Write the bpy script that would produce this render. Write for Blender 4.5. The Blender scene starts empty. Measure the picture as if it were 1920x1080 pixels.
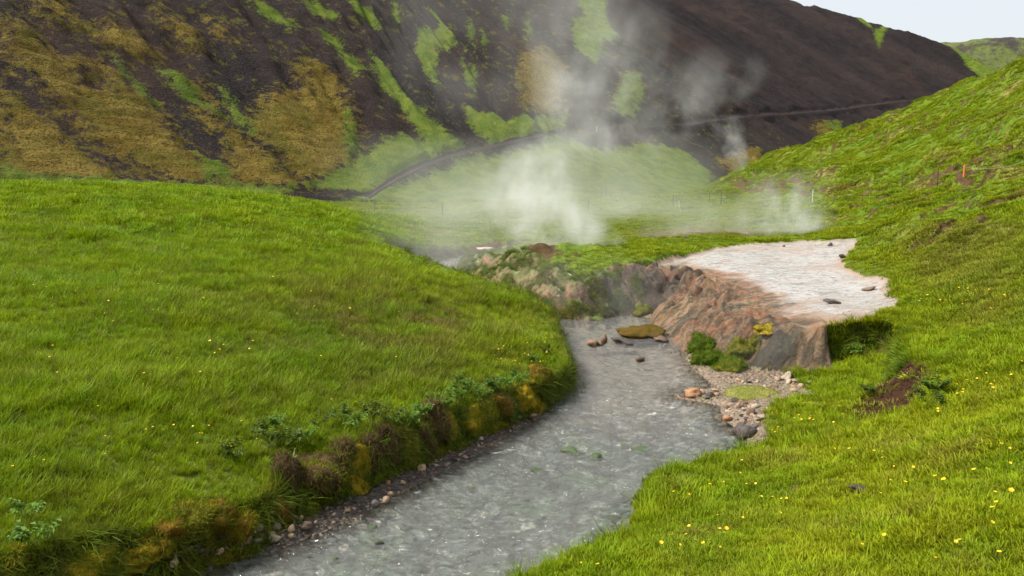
import bpy, bmesh, math, random
import numpy as np
from mathutils import Vector, Matrix, Euler
random.seed(7); RS = np.random.RandomState(11)
scene = bpy.context.scene
COL = scene.collection
R = math.radians

# ------------------------------------------------------------------ camera
CAM_H, FPX, HORIZ = 5.0, 1507.0, 300.0
PITCH = math.atan((540.0 - HORIZ) / FPX)
cam_d = bpy.data.cameras.new('camera'); cam = bpy.data.objects.new('camera', cam_d); COL.objects.link(cam)
cam.location = (0, 0, CAM_H); cam.rotation_euler = (math.pi / 2 - PITCH, 0, 0)
cam_d.sensor_width = 36.0; cam_d.lens = 36.0 * FPX / 1920.0
cam_d.clip_start = 0.1; cam_d.clip_end = 4000
scene.camera = cam

# ------------------------------------------------------------------ daylight: bright thin overcast
SUN_EL, SUN_AZ = R(50), R(-92)          # azimuth from +Y, negative = to the left
world = bpy.data.worlds.new('World'); scene.world = world; world.use_nodes = True
wn = world.node_tree; wn.nodes.clear()
sky = wn.nodes.new('ShaderNodeTexSky'); sky.sky_type = 'NISHITA'; sky.sun_disc = False
sky.sun_elevation = SUN_EL; sky.sun_rotation = SUN_AZ; sky.air_density = 1.0; sky.dust_density = 3.5; sky.ozone_density = 1.0
mixc = wn.nodes.new('ShaderNodeMix'); mixc.data_type = 'RGBA'; mixc.inputs[0].default_value = 0.60
mixc.inputs[7].default_value = (8.2, 8.4, 8.5, 1)      # the veil of thin cloud over the whole sky
wbg = wn.nodes.new('ShaderNodeBackground'); wbg.inputs['Strength'].default_value = 0.070
wo = wn.nodes.new('ShaderNodeOutputWorld')
wn.links.new(sky.outputs[0], mixc.inputs[6]); wn.links.new(mixc.outputs[2], wbg.inputs[0]); wn.links.new(wbg.outputs[0], wo.inputs[0])
sun_d = bpy.data.lights.new('sun', 'SUN'); sun_d.energy = 3.6; sun_d.angle = R(14); sun_d.color = (1.0, 0.95, 0.87)
sun = bpy.data.objects.new('sun', sun_d); COL.objects.link(sun)
sd = Vector((math.sin(SUN_AZ) * math.cos(SUN_EL), math.cos(SUN_AZ) * math.cos(SUN_EL), math.sin(SUN_EL)))
sun.rotation_euler = sd.to_track_quat('Z', 'Y').to_euler(); sun.location = (0, 0, 60)
vs = scene.view_settings; vs.view_transform = 'Standard'; vs.look = 'None'; vs.exposure = 1.0; vs.gamma = 1.0; vs.use_curve_mapping = False
scene.render.engine = 'CYCLES'
cy = scene.cycles; cy.use_denoising = True; cy.max_bounces = 6; cy.diffuse_bounces = 3; cy.glossy_bounces = 3
cy.transmission_bounces = 4; cy.transparent_max_bounces = 12; cy.volume_bounces = 3; cy.volume_step_rate = 1.5; cy.volume_max_steps = 96
cy.caustics_reflective = False; cy.caustics_refractive = False; cy.use_adaptive_sampling = True; cy.adaptive_threshold = 0.02

# ------------------------------------------------------------------ numeric helpers
CP, SP = math.cos(PITCH), math.sin(PITCH)
def ray(px, py):
    a, b = (px - 960.0) / FPX, (540.0 - py) / FPX
    return np.array([a, CP + b * SP, -SP + b * CP])
def tz(px, py, z):                    # the place seen at (px, py) that lies at height z
    d = ray(px, py); t = (z - CAM_H) / d[2]; p = d * t + np.array([0, 0, CAM_H]); return p
def tY(px, py, Y):                    # the place seen at (px, py) that lies Y metres ahead
    d = ray(px, py); return d * (Y / d[1]) + np.array([0, 0, CAM_H])
def xz(px, py, z):
    return tz(px, py, z)[:2]
def project(P):
    y, z = P[..., 1], P[..., 2] - CAM_H
    dep = y * CP - z * SP; up = y * SP + z * CP
    return 960 + FPX * P[..., 0] / dep, 540 - FPX * up / dep, dep
def sstep(a, b, x):
    t = np.clip((x - a) / (b - a), 0, 1); return t * t * (3 - 2 * t)
def _h(ix, iy, seed):
    n = (ix.astype(np.int64) * 374761393 + iy.astype(np.int64) * 668265263 + seed * 974634777) & 0xffffffff
    n = ((n ^ (n >> 13)) * 1274126177) & 0xffffffff
    n = (n ^ (n >> 16)) & 0xffffffff
    return n
def noise(x, y, seed=0):
    x = np.asarray(x, float); y = np.asarray(y, float)
    xi, yi = np.floor(x), np.floor(y); fx, fy = x - xi, y - yi
    def g(dx, dy):
        a = _h(xi + dx, yi + dy, seed) * (2 * math.pi / 4294967296.0)
        return np.cos(a) * (fx - dx) + np.sin(a) * (fy - dy)
    u, v = fx ** 3 * (fx * (fx * 6 - 15) + 10), fy ** 3 * (fy * (fy * 6 - 15) + 10)
    a = g(0, 0) * (1 - u) + g(1, 0) * u; b = g(0, 1) * (1 - u) + g(1, 1) * u
    return (a * (1 - v) + b * v) * 1.5
def fbm(x, y, o=4, seed=0):
    s, a, n = 0, 1.0, 0
    for i in range(o):
        s = s + a * noise(x * 2 ** i + 17.3 * i, y * 2 ** i - 9.1 * i, seed + i); n += a; a *= 0.5
    return s / n
def seg_dist(X, Y, poly, closed=True):          # distance to a polyline, nearest segment and place on it
    P = np.asarray(poly, float); n = len(P); m = n if closed else n - 1
    best = np.full(X.shape, 1e18); bi = np.zeros(X.shape, np.int32); bt = np.zeros(X.shape)
    for i in range(m):
        a, b = P[i], P[(i + 1) % n]; d = b - a; L = d @ d + 1e-12
        t = np.clip(((X - a[0]) * d[0] + (Y - a[1]) * d[1]) / L, 0, 1)
        q = (X - a[0] - t * d[0]) ** 2 + (Y - a[1] - t * d[1]) ** 2
        k = q < best; best[k] = q[k]; bi[k] = i; bt[k] = t[k]
    return np.sqrt(best), bi, bt
def inside(X, Y, poly):
    P = np.asarray(poly, float); n = len(P); r = np.zeros(X.shape, bool)
    for i in range(n):
        (x1, y1), (x2, y2) = P[i], P[(i + 1) % n]
        if y1 == y2: continue
        c = ((y1 > Y) != (y2 > Y)) & (X < (x2 - x1) * (Y - y1) / (y2 - y1) + x1); r ^= c
    return r
def sdf(X, Y, poly):                             # positive inside
    d, _, _ = seg_dist(X, Y, poly); return np.where(inside(X, Y, poly), d, -d)
def catmull(P, n):
    P = np.asarray(P, float); out = []
    Q = np.vstack([2 * P[0] - P[1], P, 2 * P[-1] - P[-2]])
    for i in range(1, len(Q) - 2):
        t = np.linspace(0, 1, n, endpoint=False)[:, None]
        a, b, c, d = Q[i - 1], Q[i], Q[i + 1], Q[i + 2]
        out.append(0.5 * (2 * b + (c - a) * t + (2 * a - 5 * b + 4 * c - d) * t * t + (3 * b - a - 3 * c + d) * t ** 3))
    out.append(P[-1:]); return np.vstack(out)
class TPS:
    def __init__(s, pts, reg=0.02):
        P = np.asarray(pts, float); s.c = P[:, :2]; n = len(P)
        r2 = ((s.c[:, None] - s.c[None]) ** 2).sum(-1); K = 0.5 * r2 * np.log(r2 + 1e-9) + reg * np.eye(n) * 10
        A = np.zeros((n + 3, n + 3)); A[:n, :n] = K; A[:n, n] = 1; A[:n, n + 1:] = s.c; A[n, :n] = 1; A[n + 1:, :n] = s.c.T
        s.w = np.linalg.solve(A, np.concatenate([P[:, 2], [0, 0, 0]]))
    def __call__(s, X, Y):
        o = s.w[-3] + s.w[-2] * X + s.w[-1] * Y
        for (cx, cy_), w in zip(s.c, s.w):
            r2 = (X - cx) ** 2 + (Y - cy_) ** 2; o = o + w * 0.5 * r2 * np.log(r2 + 1e-9)
        return o

# ------------------------------------------------------------------ mesh and tagging helpers
def mesh_np(name, V, F, mat=None, smooth=True):
    V = np.ascontiguousarray(V, np.float32); F = np.ascontiguousarray(F, np.int32); k = F.shape[1]
    me = bpy.data.meshes.new(name); me.vertices.add(len(V)); me.vertices.foreach_set('co', V.ravel())
    me.loops.add(F.size); me.loops.foreach_set('vertex_index', F.ravel())
    me.polygons.add(len(F)); me.polygons.foreach_set('loop_start', np.arange(0, F.size, k, dtype=np.int32))
    me.update(calc_edges=True)
    me.polygons.foreach_set('use_smooth', np.full(len(F), smooth))
    if mat: me.materials.append(mat)
    return me
def attr(me, name, a):
    me.attributes.new(name, 'FLOAT', 'POINT').data.foreach_set('value', np.ascontiguousarray(a, np.float32).ravel())
def attr2(me, name, u, v):
    a = np.stack([u.ravel(), v.ravel(), np.zeros(u.size)], -1)
    me.attributes.new(name, 'FLOAT_VECTOR', 'POINT').data.foreach_set('vector', np.ascontiguousarray(a, np.float32).ravel())
def link(name, data, parent=None, kind=None):
    o = bpy.data.objects.new(name, data); COL.objects.link(o)
    if parent: o.parent = parent
    if kind: o['kind'] = kind
    return o
def tag(o, label, cat, group=None):
    o['label'] = label; o['category'] = cat
    if group: o['group'] = group
    return o
def empty(name, loc, rz=0):
    o = bpy.data.objects.new(name, None); COL.objects.link(o); o.location = loc; o.rotation_euler = (0, 0, rz); o.empty_display_size = 0.2; return o

# ------------------------------------------------------------------ node helpers
class NT:
    def __init__(s, nt): s.nt = nt
    def n(s, ty, ins=None, **pr):
        nd = s.nt.nodes.new(ty)
        for k, v in pr.items(): setattr(nd, k, v)
        for k, v in (ins or {}).items(): s.set(nd.inputs[k], v)
        return nd
    def set(s, sock, v):
        if isinstance(v, bpy.types.NodeSocket): s.nt.links.new(v, sock)
        else:
            if sock.type == 'RGBA' and len(v) == 3: v = (*v, 1)
            sock.default_value = v
    def noise(s, vec, scale, detail=4, rough=0.55, dist=0.0):
        return s.n('ShaderNodeTexNoise', {'Vector': vec, 'Scale': scale, 'Detail': detail, 'Roughness': rough, 'Distortion': dist}).outputs['Fac']
    def m(s, op, a, b=0.0, c=0.0, clamp=False):
        nd = s.nt.nodes.new('ShaderNodeMath'); nd.operation = op; nd.use_clamp = clamp
        for i, v in enumerate((a, b, c)): s.set(nd.inputs[i], v)
        return nd.outputs[0]
    def ss(s, x, a, b):
        return s.n('ShaderNodeMapRange', {0: x, 1: a, 2: b, 3: 0.0, 4: 1.0}, interpolation_type='SMOOTHSTEP').outputs[0]
    def mix(s, f, a, b, mode='MIX'):
        nd = s.nt.nodes.new('ShaderNodeMix'); nd.data_type = 'RGBA'; nd.blend_type = mode
        s.set(nd.inputs[0], f); s.set(nd.inputs[6], a); s.set(nd.inputs[7], b); return nd.outputs[2]
    def mapv(s, vec, scale=(1, 1, 1), loc=(0, 0, 0), rot=(0, 0, 0)):
        return s.n('ShaderNodeMapping', {'Vector': vec, 'Scale': scale, 'Location': loc, 'Rotation': rot}).outputs[0]
    def at(s, name, geo=True):
        nd = s.nt.nodes.new('ShaderNodeAttribute'); nd.attribute_name = name
        if not geo: nd.attribute_type = 'INSTANCER'
        return nd
    def ramp(s, f, stops):
        nd = s.nt.nodes.new('ShaderNodeValToRGB'); cr = nd.color_ramp
        while len(cr.elements) < len(stops): cr.elements.new(0.5)
        for e, (p, c) in zip(cr.elements, stops): e.position = p; e.color = (*c, 1)
        s.set(nd.inputs[0], f); return nd.outputs[0]
    def bump(s, h, strength=0.5, dist=0.05, nrm=None):
        ins = {'Height': h, 'Strength': strength, 'Distance': dist}
        if nrm is not None: ins['Normal'] = nrm
        return s.n('ShaderNodeBump', ins).outputs[0]
def material(name):
    m = bpy.data.materials.new(name); m.use_nodes = True; m.node_tree.nodes.clear()
    t = NT(m.node_tree); out = t.n('ShaderNodeOutputMaterial'); return m, t, out
def pbsdf(t, out, **k):
    b = t.n('ShaderNodeBsdfPrincipled', k); t.nt.links.new(b.outputs[0], out.inputs[0]); return b
def pos(t): return t.n('ShaderNodeNewGeometry').outputs['Position']
# ================================================================== terrain: macro shape
def PZ(L): return [tz(a, b, c) for a, b, c in L]
def PY(L): return [tY(a, b, c) for a, b, c in L]
Tpts = PZ([
 # left meadow
 (0, 1000, .95), (200, 985, .75), (440, 945, .58), (530, 880, .62), (690, 850, .66), (850, 790, .62), (975, 738, .55), (1062, 688, .45), (1040, 602, .42),
 (100, 850, 1.15), (400, 800, 1.0), (700, 720, .85), (900, 660, .72), (1000, 640, .6), (0, 700, 1.55), (300, 650, 1.45), (600, 600, 1.3), (850, 590, .95),
 (0, 550, 2.0), (300, 500, 2.0), (550, 470, 1.95), (700, 490, 1.75), (800, 545, 1.25),
 (900, 547, 1.0), (1000, 577, .65), (760, 510, 1.35), (740, 466, 1.58),
 # valley floor beyond
 (800, 470, .6), (700, 385, .8), (900, 400, .8), (1000, 432, .8), (1100, 415, .9), (950, 480, 1.2), (890, 500, .7), (1000, 504, 1.2), (1060, 512, 1.2), (1100, 498, 1.3), (1150, 480, 1.45),
 (1205, 494, 1.5), (1300, 440, 1.65), (1500, 440, 1.72), (1500, 458, 1.7), (1350, 470, 1.62),
 # spring plateau
 (1300, 520, 1.45), (1400, 520, 1.5), (1500, 560, 1.38), (1600, 560, 1.42), (1600, 480, 1.65), (1690, 560, 1.45), (1440, 590, 1.3), (1520, 612, 1.22), (1560, 602, 1.3), (1680, 608, 1.36),
 # right turf
 (1700, 430, 2.5), (1620, 450, 1.95), (1900, 400, 3.5), (1900, 480, 2.75), (1900, 560, 2.15), (1740, 520, 1.75), (1800, 600, 1.6), (1900, 650, 1.95), (1740, 640, 1.42), (1760, 740, 1.32),
 (1900, 800, 2.0), (1900, 1050, 2.1), (1700, 900, 1.55), (1500, 900, .98), (1300, 900, .62), (1600, 810, .9), (1500, 838, .6), (1420, 838, .45), (1500, 1050, 1.55), (1250, 1060, 1.1),
 (1200, 935, .5), (1190, 985, .55), (985, 1085, .62), (1100, 1050, .8)]) + PY([
 # crest of the meadow, then down behind it
 (700, 434, 39), (600, 390, 47), (400, 366, 53), (200, 358, 55), (0, 350, 56), (-250, 342, 52),
 # right hill
 (1760, 330, 50), (1900, 300, 38), (1560, 400, 42), (1600, 300, 76), (1420, 400, 50), (1400, 345, 80), (1320, 385, 68), (1920, 130, 66), (1800, 170, 76), (1700, 206, 86), (1600, 241, 95), (1500, 276, 104),
 (1400, 312, 110), (1340, 345, 108), (1920, 220, 50), (1700, 300, 62), (2200, 40, 50), (2200, 300, 30), (2300, 600, 12)]) + [
 (-8, 58, .8), (-18, 64, 1.2), (-26, 66, 2.2), (-34, 72, 3.0), (-6, 46, .75), (-12, 72, .8), (0, 80, .8), (8, 88, .9), (22, 96, .9), (30, 118, .5), (20, 130, .5), (60, 125, 3), (75, 115, 6), (90, 100, 10),
 (-50, 40, 3.5), (-30, 15, 2.0), (-20, 5, 1.8), (-12, 2, 1.6), (0, 0, 3.2), (1.0, 4, 2.1), (4, 2.5, 2.9), (3, 5.5, 1.85), (9, 2, 3.4), (16, 6, 3.3), (-5, 3, 1.3), (-40, 95, 2), (0, 130, .5), (40, 150, 2), (100, 140, 8)]
T = TPS(Tpts)
Apts = PZ([(1165, 640, .04), (1310, 660, .06), (1340, 705, .08), (1480, 724, .10), (1530, 724, .14), (1350, 748, .05), (1400, 762, .12), (1450, 742, .12), (1500, 735, .14), (1380, 790, .08), (1415, 820, .22),
 (1450, 800, .42), (1500, 775, .36), (1560, 745, .42), (1620, 735, .5), (1640, 772, .62), (1690, 745, .8), (1600, 700, .42), (1650, 682, .62), (1600, 660, .45), (1600, 815, .75), (1500, 838, .58), (1420, 838, .36),
 (1720, 720, .98), (1180, 600, .03), (1060, 575, .04), (1290, 615, .05)]) + [(-8, 40, .1), (-2, 34, .12), (1, 28, .1), (-1, 24, .1), (-1, 15, .1), (-2, 11.5, .1), (-4, 9, .1), (-9, 7, .1), (2, 9.5, .1), (1, 7, .1)]
A = TPS(Apts)
# edge of the low ground (stream, gravel, hollow): place, run of the bank face, profile power, kind of face
LOW = [((-1.2, 46), 1.0, 1, 0), ((-4.2, 41), .6, 1, 0), ((-5.8, 37.2), .5, 1, 0), ((-5.6, 34), .5, 1, 0), ((-3.6, 30), .4, 1, 0), ((-1.2, 26.6), .4, 1, 0)]
for a, b, z, w, p, k in [
 (1036, 592, .45, .35, 1, 0), (1045, 640, .46, .35, 1, 0), (1064, 688, .45, .3, 1, 0), (1035, 708, .5, .3, 1, 0), (970, 728, .55, .3, 1, 0), (850, 772, .62, .28, 1, 0), (760, 806, .65, .28, 1, 0), (690, 830, .66, .28, 1, 0),
 (600, 868, .64, .28, 1, 0), (520, 903, .62, .28, 1, 0), (430, 952, .58, .3, 1, 0), (330, 992, .55, .3, 1, 0), (200, 1034, .55, .3, 1, 0), (60, 1080, .55, .3, 1, 0), (-150, 1150, .55, .3, 1, 0)]:
    LOW.append((tuple(xz(a, b, z)), w, p, k))
LOW += [((-14, 5.4), .3, 1, 0), ((-14, 3.0), .3, 1, 0), ((-3, 5.6), .4, 1, 0)]
for a, b, z, w, p, k in [
 (985, 1085, .62, .3, 1, 0), (1100, 1040, .62, .3, 1, 0), (1185, 988, .55, .3, 1, 0), (1194, 935, .5, .25, .8, 0), (1205, 902, .5, .25, .8, 0), (1255, 868, .5, .3, 1, 0), (1330, 852, .5, .3, 1, 0), (1405, 838, .45, .3, 1, 0),
 (1500, 840, .58, .5, 1, 0), (1600, 815, .85, .5, 1, 0), (1650, 795, .98, .45, 1, 3), (1700, 775, 1.1, .4, 1, 3), (1745, 745, 1.22, .4, 1, 3), (1748, 715, 1.28, .5, .9, 3), (1728, 690, 1.3, .5, .9, 3), (1700, 662, 1.3, .4, 1, 0), (1700, 625, 1.34, .3, 1, 0),
 (1685, 607, 1.36, .22, .7, 0), (1620, 601, 1.33, .22, .7, 0), (1560, 604, 1.3, .25, .7, 0), (1540, 609, 1.26, .35, .9, 1), (1522, 600, 1.28, 1.3, 1.7, 1), (1500, 584, 1.32, 2.2, 1.9, 1), (1475, 566, 1.36, 2.7, 2.0, 1), (1440, 540, 1.42, 3.0, 2.0, 1),
 (1390, 514, 1.5, 2.9, 2.3, 1), (1335, 494, 1.55, 2.6, 3.0, 1), (1272, 483, 1.57, 2.3, 2.3, 1), (1216, 487, 1.53, 1.6, 2.0, 1), (1190, 494, 1.46, 1.7, 1.7, 1), (1152, 500, 1.36, 1.8, 1.6, 1), (1110, 512, 1.22, 1.6, 1.2, 2), (1070, 519, 1.15, 2.1, 1.3, 2)]:
    LOW.append((tuple(xz(a, b, z)), w, p, k))
LOW += [((1.9, 28.8), 2.3, 1.3, 2), ((.3, 32), 2.3, 1.2, 2), ((-1.1, 35), 1.5, 1, 2), ((-1.8, 37), .8, 1, 2), ((-.8, 40.5), .6, 1, 2), ((1.2, 44.5), .8, 1, 2)]
LOWP = np.array([a[0] for a in LOW]); LOWW = np.array([a[1] for a in LOW]); LOWE = np.array([a[2] for a in LOW]); LOWK = np.array([a[3] for a in LOW])
LOWU = np.concatenate([[0], np.cumsum(np.linalg.norm(np.diff(np.vstack([LOWP, LOWP[:1]]), axis=0), axis=1))])
WAT = [(-.4, 45), (-3.4, 41), (-4.9, 37.2), (-4.8, 34.5), (-3.0, 30.6), (-.8, 27.2), (.9, 24.4)] + [tuple(xz(a, b, 0)) for a, b in [
 (1058, 705), (1015, 772), (990, 795), (900, 850), (800, 897), (700, 952), (600, 1000), (500, 1036), (400, 1062), (300, 1090), (100, 1145), (-100, 1205)]] + [(-14, 5.0), (-14, 3.0), (-3, 5.9)] + [
 tuple(xz(a, b, z)) for a, b, z in [(985, 1085, .62), (1100, 1040, .62), (1185, 988, .55), (1194, 935, .5), (1205, 902, .5), (1255, 868, .5), (1330, 852, .5)]] + [tuple(xz(a, b, 0)) for a, b in [
 (1402, 830), (1395, 815), (1360, 790), (1350, 760), (1285, 751), (1262, 741), (1290, 733), (1345, 727), (1312, 703), (1285, 672), (1304, 648), (1262, 622), (1225, 598), (1180, 588), (1140, 586), (1100, 583), (1045, 576)]] + [
 (1.2, 26.6), (-1.3, 30.0), (-2.6, 34), (-2.7, 37), (-1.4, 40.6), (.6, 44.2)]
WATP = np.array(WAT)
TERR = [tuple(xz(a, b, z)) for a, b, z in [(1205, 492, 1.5), (1240, 480, 1.56), (1290, 473, 1.6), (1340, 463, 1.65), (1400, 456, 1.68), (1500, 452, 1.7), (1600, 455, 1.7), (1612, 463, 1.68), (1580, 482, 1.63), (1582, 497, 1.6), (1618, 515, 1.53), (1668, 522, 1.52), (1676, 545, 1.48), (1702, 563, 1.45),
 (1680, 585, 1.4), (1640, 596, 1.36), (1590, 600, 1.33), (1550, 606, 1.28), (1538, 612, 1.25)]] + [tuple(xz(1530, 730, .12)), tuple(xz(1480, 728, .1)), tuple(xz(1400, 728, .1)), tuple(xz(1340, 706, .08)), tuple(xz(1300, 664, .05)), tuple(xz(1230, 652, .0)), tuple(xz(1165, 655, 0)), tuple(xz(1140, 640, 0)), (3.3, 24.6)]
TERRP = np.array(TERR)
SOILS = [[(1590, 782), (1600, 770), (1635, 745), (1660, 705), (1700, 690), (1735, 695), (1745, 725), (1735, 745), (1690, 762), (1640, 780)]]
U_END = LOWU[[i for i in range(len(LOW)) if LOWK[i] == 1][0]]
def terrain(X, Y):
    """height and the masks of the ground at plan places X, Y"""
    t = T(X, Y); a = A(X, Y)
    # hummocks and worn steps of the right hill
    hill = sstep(3, 10, X - 0.18 * Y + 1.5) * sstep(19, 26, Y) * sstep(0.2, 1.2, t - 1.4)
    hm = fbm(X * .30 + 3, Y * .22, 4, 5); st = sstep(.02, .12, hm) + sstep(.22, .30, hm)
    t = t + hill * (hm * .32 + st * .15) * np.clip(Y / 40, .5, 1.3)
    hm2 = fbm(X * .5 + 9, Y * .5, 3, 15); near2 = sstep(18, 22, Y) * sstep(62, 46, Y) * hill; t = t + near2 * sstep(.07, .15, hm2) * .22
    # tussocky relief everywhere
    rough = fbm(X * .55, Y * .55, 3, 21) * .10 + fbm(X * 2.1, Y * 2.1, 3, 22) * .035
    wild = np.exp(-(((X + .2) / 4.2) ** 2 + ((Y - 33) / 5) ** 2))               # mounds beside the upper stream
    moundn = fbm(X * .45, Y * .6, 4, 31)
    t = t + rough * np.clip(1.2 - .25 * (Y < 25), 0, 2) + wild * (moundn * .85 + .1 + .18 * fbm(X * 1.5, Y * 1.5, 3, 32))
    ter = sdf(X + .12 * noise(X * 1.3, Y * 1.3, 41), Y + .2 * noise(X * 1.3, Y * 1.3, 42), TERRP)
    sd_w = sdf(X + .10 * fbm(X * 1.2, Y * 1.2, 3, 51), Y + .14 * fbm(X * 1.2, Y * 1.2, 3, 52), WATP)
    wob = np.where(ter > -.3, .3, 1.0)
    Xl, Yl = X + wob * .16 * fbm(X * 1.1, Y * 1.1, 3, 61), Y + wob * .20 * fbm(X * 1.1, Y * 1.1, 3, 62)
    d, si, tt = seg_dist(Xl, Yl, LOWP); ins = inside(Xl, Yl, LOWP); sj = (si + 1) % len(LOWP)
    W = LOWW[si] * (1 - tt) + LOWW[sj] * tt; E = LOWE[si] * (1 - tt) + LOWE[sj] * tt; K = np.where(tt < .5, LOWK[si], LOWK[sj]); U = LOWU[si] + tt * (LOWU[si + 1] - LOWU[si])
    s = np.clip(d / W, 0, 1)
    # spring terrace: smoother top with thin run channels, ribbed and draped face
    onT = sstep(-.15, .15, ter)
    ttop = T(X, Y) + .02 * fbm(X * 1.5, Y * 1.1, 3, 71) + .02 * fbm(X * 5, Y * 2.4, 3, 72) - .05
    nearT = np.where(ins, np.where(K == 1, 1.0, 0.0), onT) * sstep(U_END - .1, U_END + 1.3, U); t = t * (1 - onT) + ttop * onT
    t = t - nearT * .30 * np.exp(-np.where(ins, 0, d) / 1.4) * sstep(3.6, 5.2, X)
    low = np.where(sd_w > 0, -.32 * (1 - np.exp(-sd_w / .7)), np.minimum(a, .02 + .5 * np.abs(sd_w)) * sstep(0, .25, -sd_w) + .01)
    low = low + .03 * fbm(X * 3, Y * 3, 3, 81) * sstep(.0, .3, np.abs(sd_w)) + np.where(sd_w < 0, .05 * fbm(X * 1.4, Y * 1.4, 3, 82), 0) * sstep(0, .6, -sd_w)
    prof = 1 - (1 - (1 - s ** E)) if False else s ** E
    prof = np.where(E > 1.2, prof, sstep(0, 1, prof))
    z = np.where(ins, t + (low - t) * prof, t)
    face = np.where(ins, 4 * s * (1 - s), 0)
    fs = np.where(ins, s, 0)
    isT = (K == 1) & ins & (s < 1)
    rib = np.abs(noise(U * 1.1 + .35 * noise(U * .7, d * 1.5, 90), d * .35, 91)) * .9 + np.abs(noise(U * 2.9, d * .8, 92)) * .45 + np.abs(noise(U * 7, d * 2.0, 93)) * .2
    lump = fbm(X * 4.5, Y * 4.5, 3, 95); lobe = np.sqrt(np.abs(noise(U * .62 + .3 * noise(d * .8, U * .4, 88), d * .12, 89)) + .02); z = z + np.where(isT, face ** 1.2 * (lobe - .5) * .75, 0)
    z = z + np.where(isT, face ** 1.4 * ((rib - .42) * .62 + lump * .13), 0)
    lg = d * 1.5 + 1.1 * fbm(U * .55, d * .5, 4, 97); lf = lg - np.floor(lg); z = z + np.where(isT, face ** 1.2 * (np.where(lf < .8, lf / .8, (1 - lf) / .2) - .5) * .26 * (.4 + .9 * sstep(-.2, .4, fbm(U * .5, d * .5, 2, 98))), 0)
    z = z + np.where(isT, face * (.5 - np.abs(fbm(X * 7, Y * 7, 2, 99))) * .06, 0)
    drape = np.where(isT, np.exp(-((U - LOWU[int(np.argmin(np.abs(LOWE - 3.0)))]) / 2.0) ** 2), 0)
    z = z + drape * face * (np.abs(np.sin(U * 5.2 + 2 * noise(U * 1.2, d, 96))) - .6) * .30
    isR = (K == 2) & ins & (s < 1)
    z = z + np.where(isR, face * (fbm(X * 1.6, Y * 1.6, 4, 101) * .5 + .1), 0)
    isB = (K == 0) & ins & (s < 1)
    z = z + np.where(isB, face * (fbm(X * 3.0, Y * 3.0, 3, 102) * .22), 0)
    return dict(z=z, t=t, ter=ter, water=sd_w, d=np.where(ins, d, -d), s=fs, ins=ins, K=K, U=U, hill=hill, hm=hm, st=st, hm2=hm2, near2=near2, wild=wild, low=low)

def spaced(pieces):
    out = []
    for a, b, n in pieces: out.append(np.linspace(a, b, n, endpoint=False))
    return np.concatenate(out)
rowsY = np.concatenate([np.exp(spaced([(math.log(1.6), math.log(6), 30)])), spaced([(6, 9, 50)]), np.exp(spaced([(math.log(9), math.log(16), 120)])), spaced([(16, 28, 270)]), np.exp(spaced([(math.log(28), math.log(48), 130), (math.log(48), math.log(135), 150)]))])
colsK = np.concatenate([spaced([(-1.9, -.95, 18), (-.95, -.66, 30), (-.66, -.02, 230), (-.02, .42, 290), (.42, .66, 100), (.66, .95, 30), (.95, 1.9, 18)]), [1.9]])
NR, NC = len(rowsY), len(colsK)
GY = np.repeat(rowsY[:, None], NC, 1); GX = GY * colsK[None] + 0.0 * GY
GX = np.where(GY < 4, 4 * colsK[None] * (.4 + .6 * GY / 4), GX)
g = terrain(GX, GY); GZ = g['z']
# the turf lip of the hollow hangs over: its bank face is hollowed out below (and the left bank a little)
_uo = [LOWU[i] for i in range(len(LOW)) if abs(LOWE[i] - .7) < .01]; _ua, _ub = min(_uo) - .5, max(_uo) + .5
_m = g['ins'] & (g['s'] < 1) & (g['K'] == 0) & (GY < 30)
_ga = np.stack(np.gradient(np.where(g['ins'], g['d'], g['d'])), 0)
_e = .05; _mx, _my = GX[_m], GY[_m]
def _sd(x, y): return np.where(inside(x, y, LOWP), 1, -1) * seg_dist(x, y, LOWP)[0]
_dx, _dy = (_sd(_mx + _e, _my) - _sd(_mx - _e, _my)) / (2 * _e), (_sd(_mx, _my + _e) - _sd(_mx, _my - _e)) / (2 * _e)
_s = g['s'][_m]; _u = g['U'][_m]; _amt = np.where((_u > _ua) & (_u < _ub), .24, .13) * np.clip(np.sin(math.pi * np.clip(_s * 1.05, 0, 1)), 0, 1) ** .7
GX[_m] -= _dx * _amt; GY[_m] -= _dy * _amt
# --- which piece of the setting each face belongs to
def faces_grid(mask):
    idx = np.arange(NR * NC).reshape(NR, NC)
    q = np.stack([idx[:-1, :-1], idx[:-1, 1:], idx[1:, 1:], idx[1:, :-1]], -1)
    return q[mask]
def cavg(a): return (a[:-1, :-1] + a[1:, :-1] + a[1:, 1:] + a[:-1, 1:]) * .25
cX, cY, cZ = cavg(GX), cavg(GY), cavg(GZ)
c_ins = cavg(g['ins'].astype(float)) > .5; c_ter = cavg(g['ter']); c_s = cavg(g['s']); c_K = g['K'][:-1, :-1]; c_w = cavg(g['water']); c_t = cavg(g['t'])
zone = np.zeros(cX.shape, int)          # 0 meadow 1 riverbank turf 2 valley 3 hillside 4 terrace 5 stream bed 6 gravel bar 7 hollow turf 8 soil 9 rocky bank
streamx = np.interp(cY, [2, 8, 12, 18, 25, 30, 36, 42, 50], [-1.5, -.5, 1.0, 3.0, 2.0, -.5, -3, -1.5, 0])
zone[cX > streamx] = 1
zone[(cY > 40)] = 2
zone[(cY > 27) & (cX > .24 * cY - 2)] = 3
zone[(cX < -.14 * cY + 1.2) & (cY < 58) & (cX < -4)] = 0
zone[(cX > -.14 * cY + 1.2) & (cX < .24 * cY - 2) & (cY > 26)] = 2
onface = c_ins & (c_s < .98)
zone[c_ins & (c_s >= .98)] = 6
zone[(c_ins & (c_w > 0)) & ~(onface & (c_K == 1))] = 5
zone[onface & (c_K == 2) & (cZ > -.03)] = 9
ispx, ispy, _ = project(np.stack([cX, cY, cZ], -1))
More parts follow.
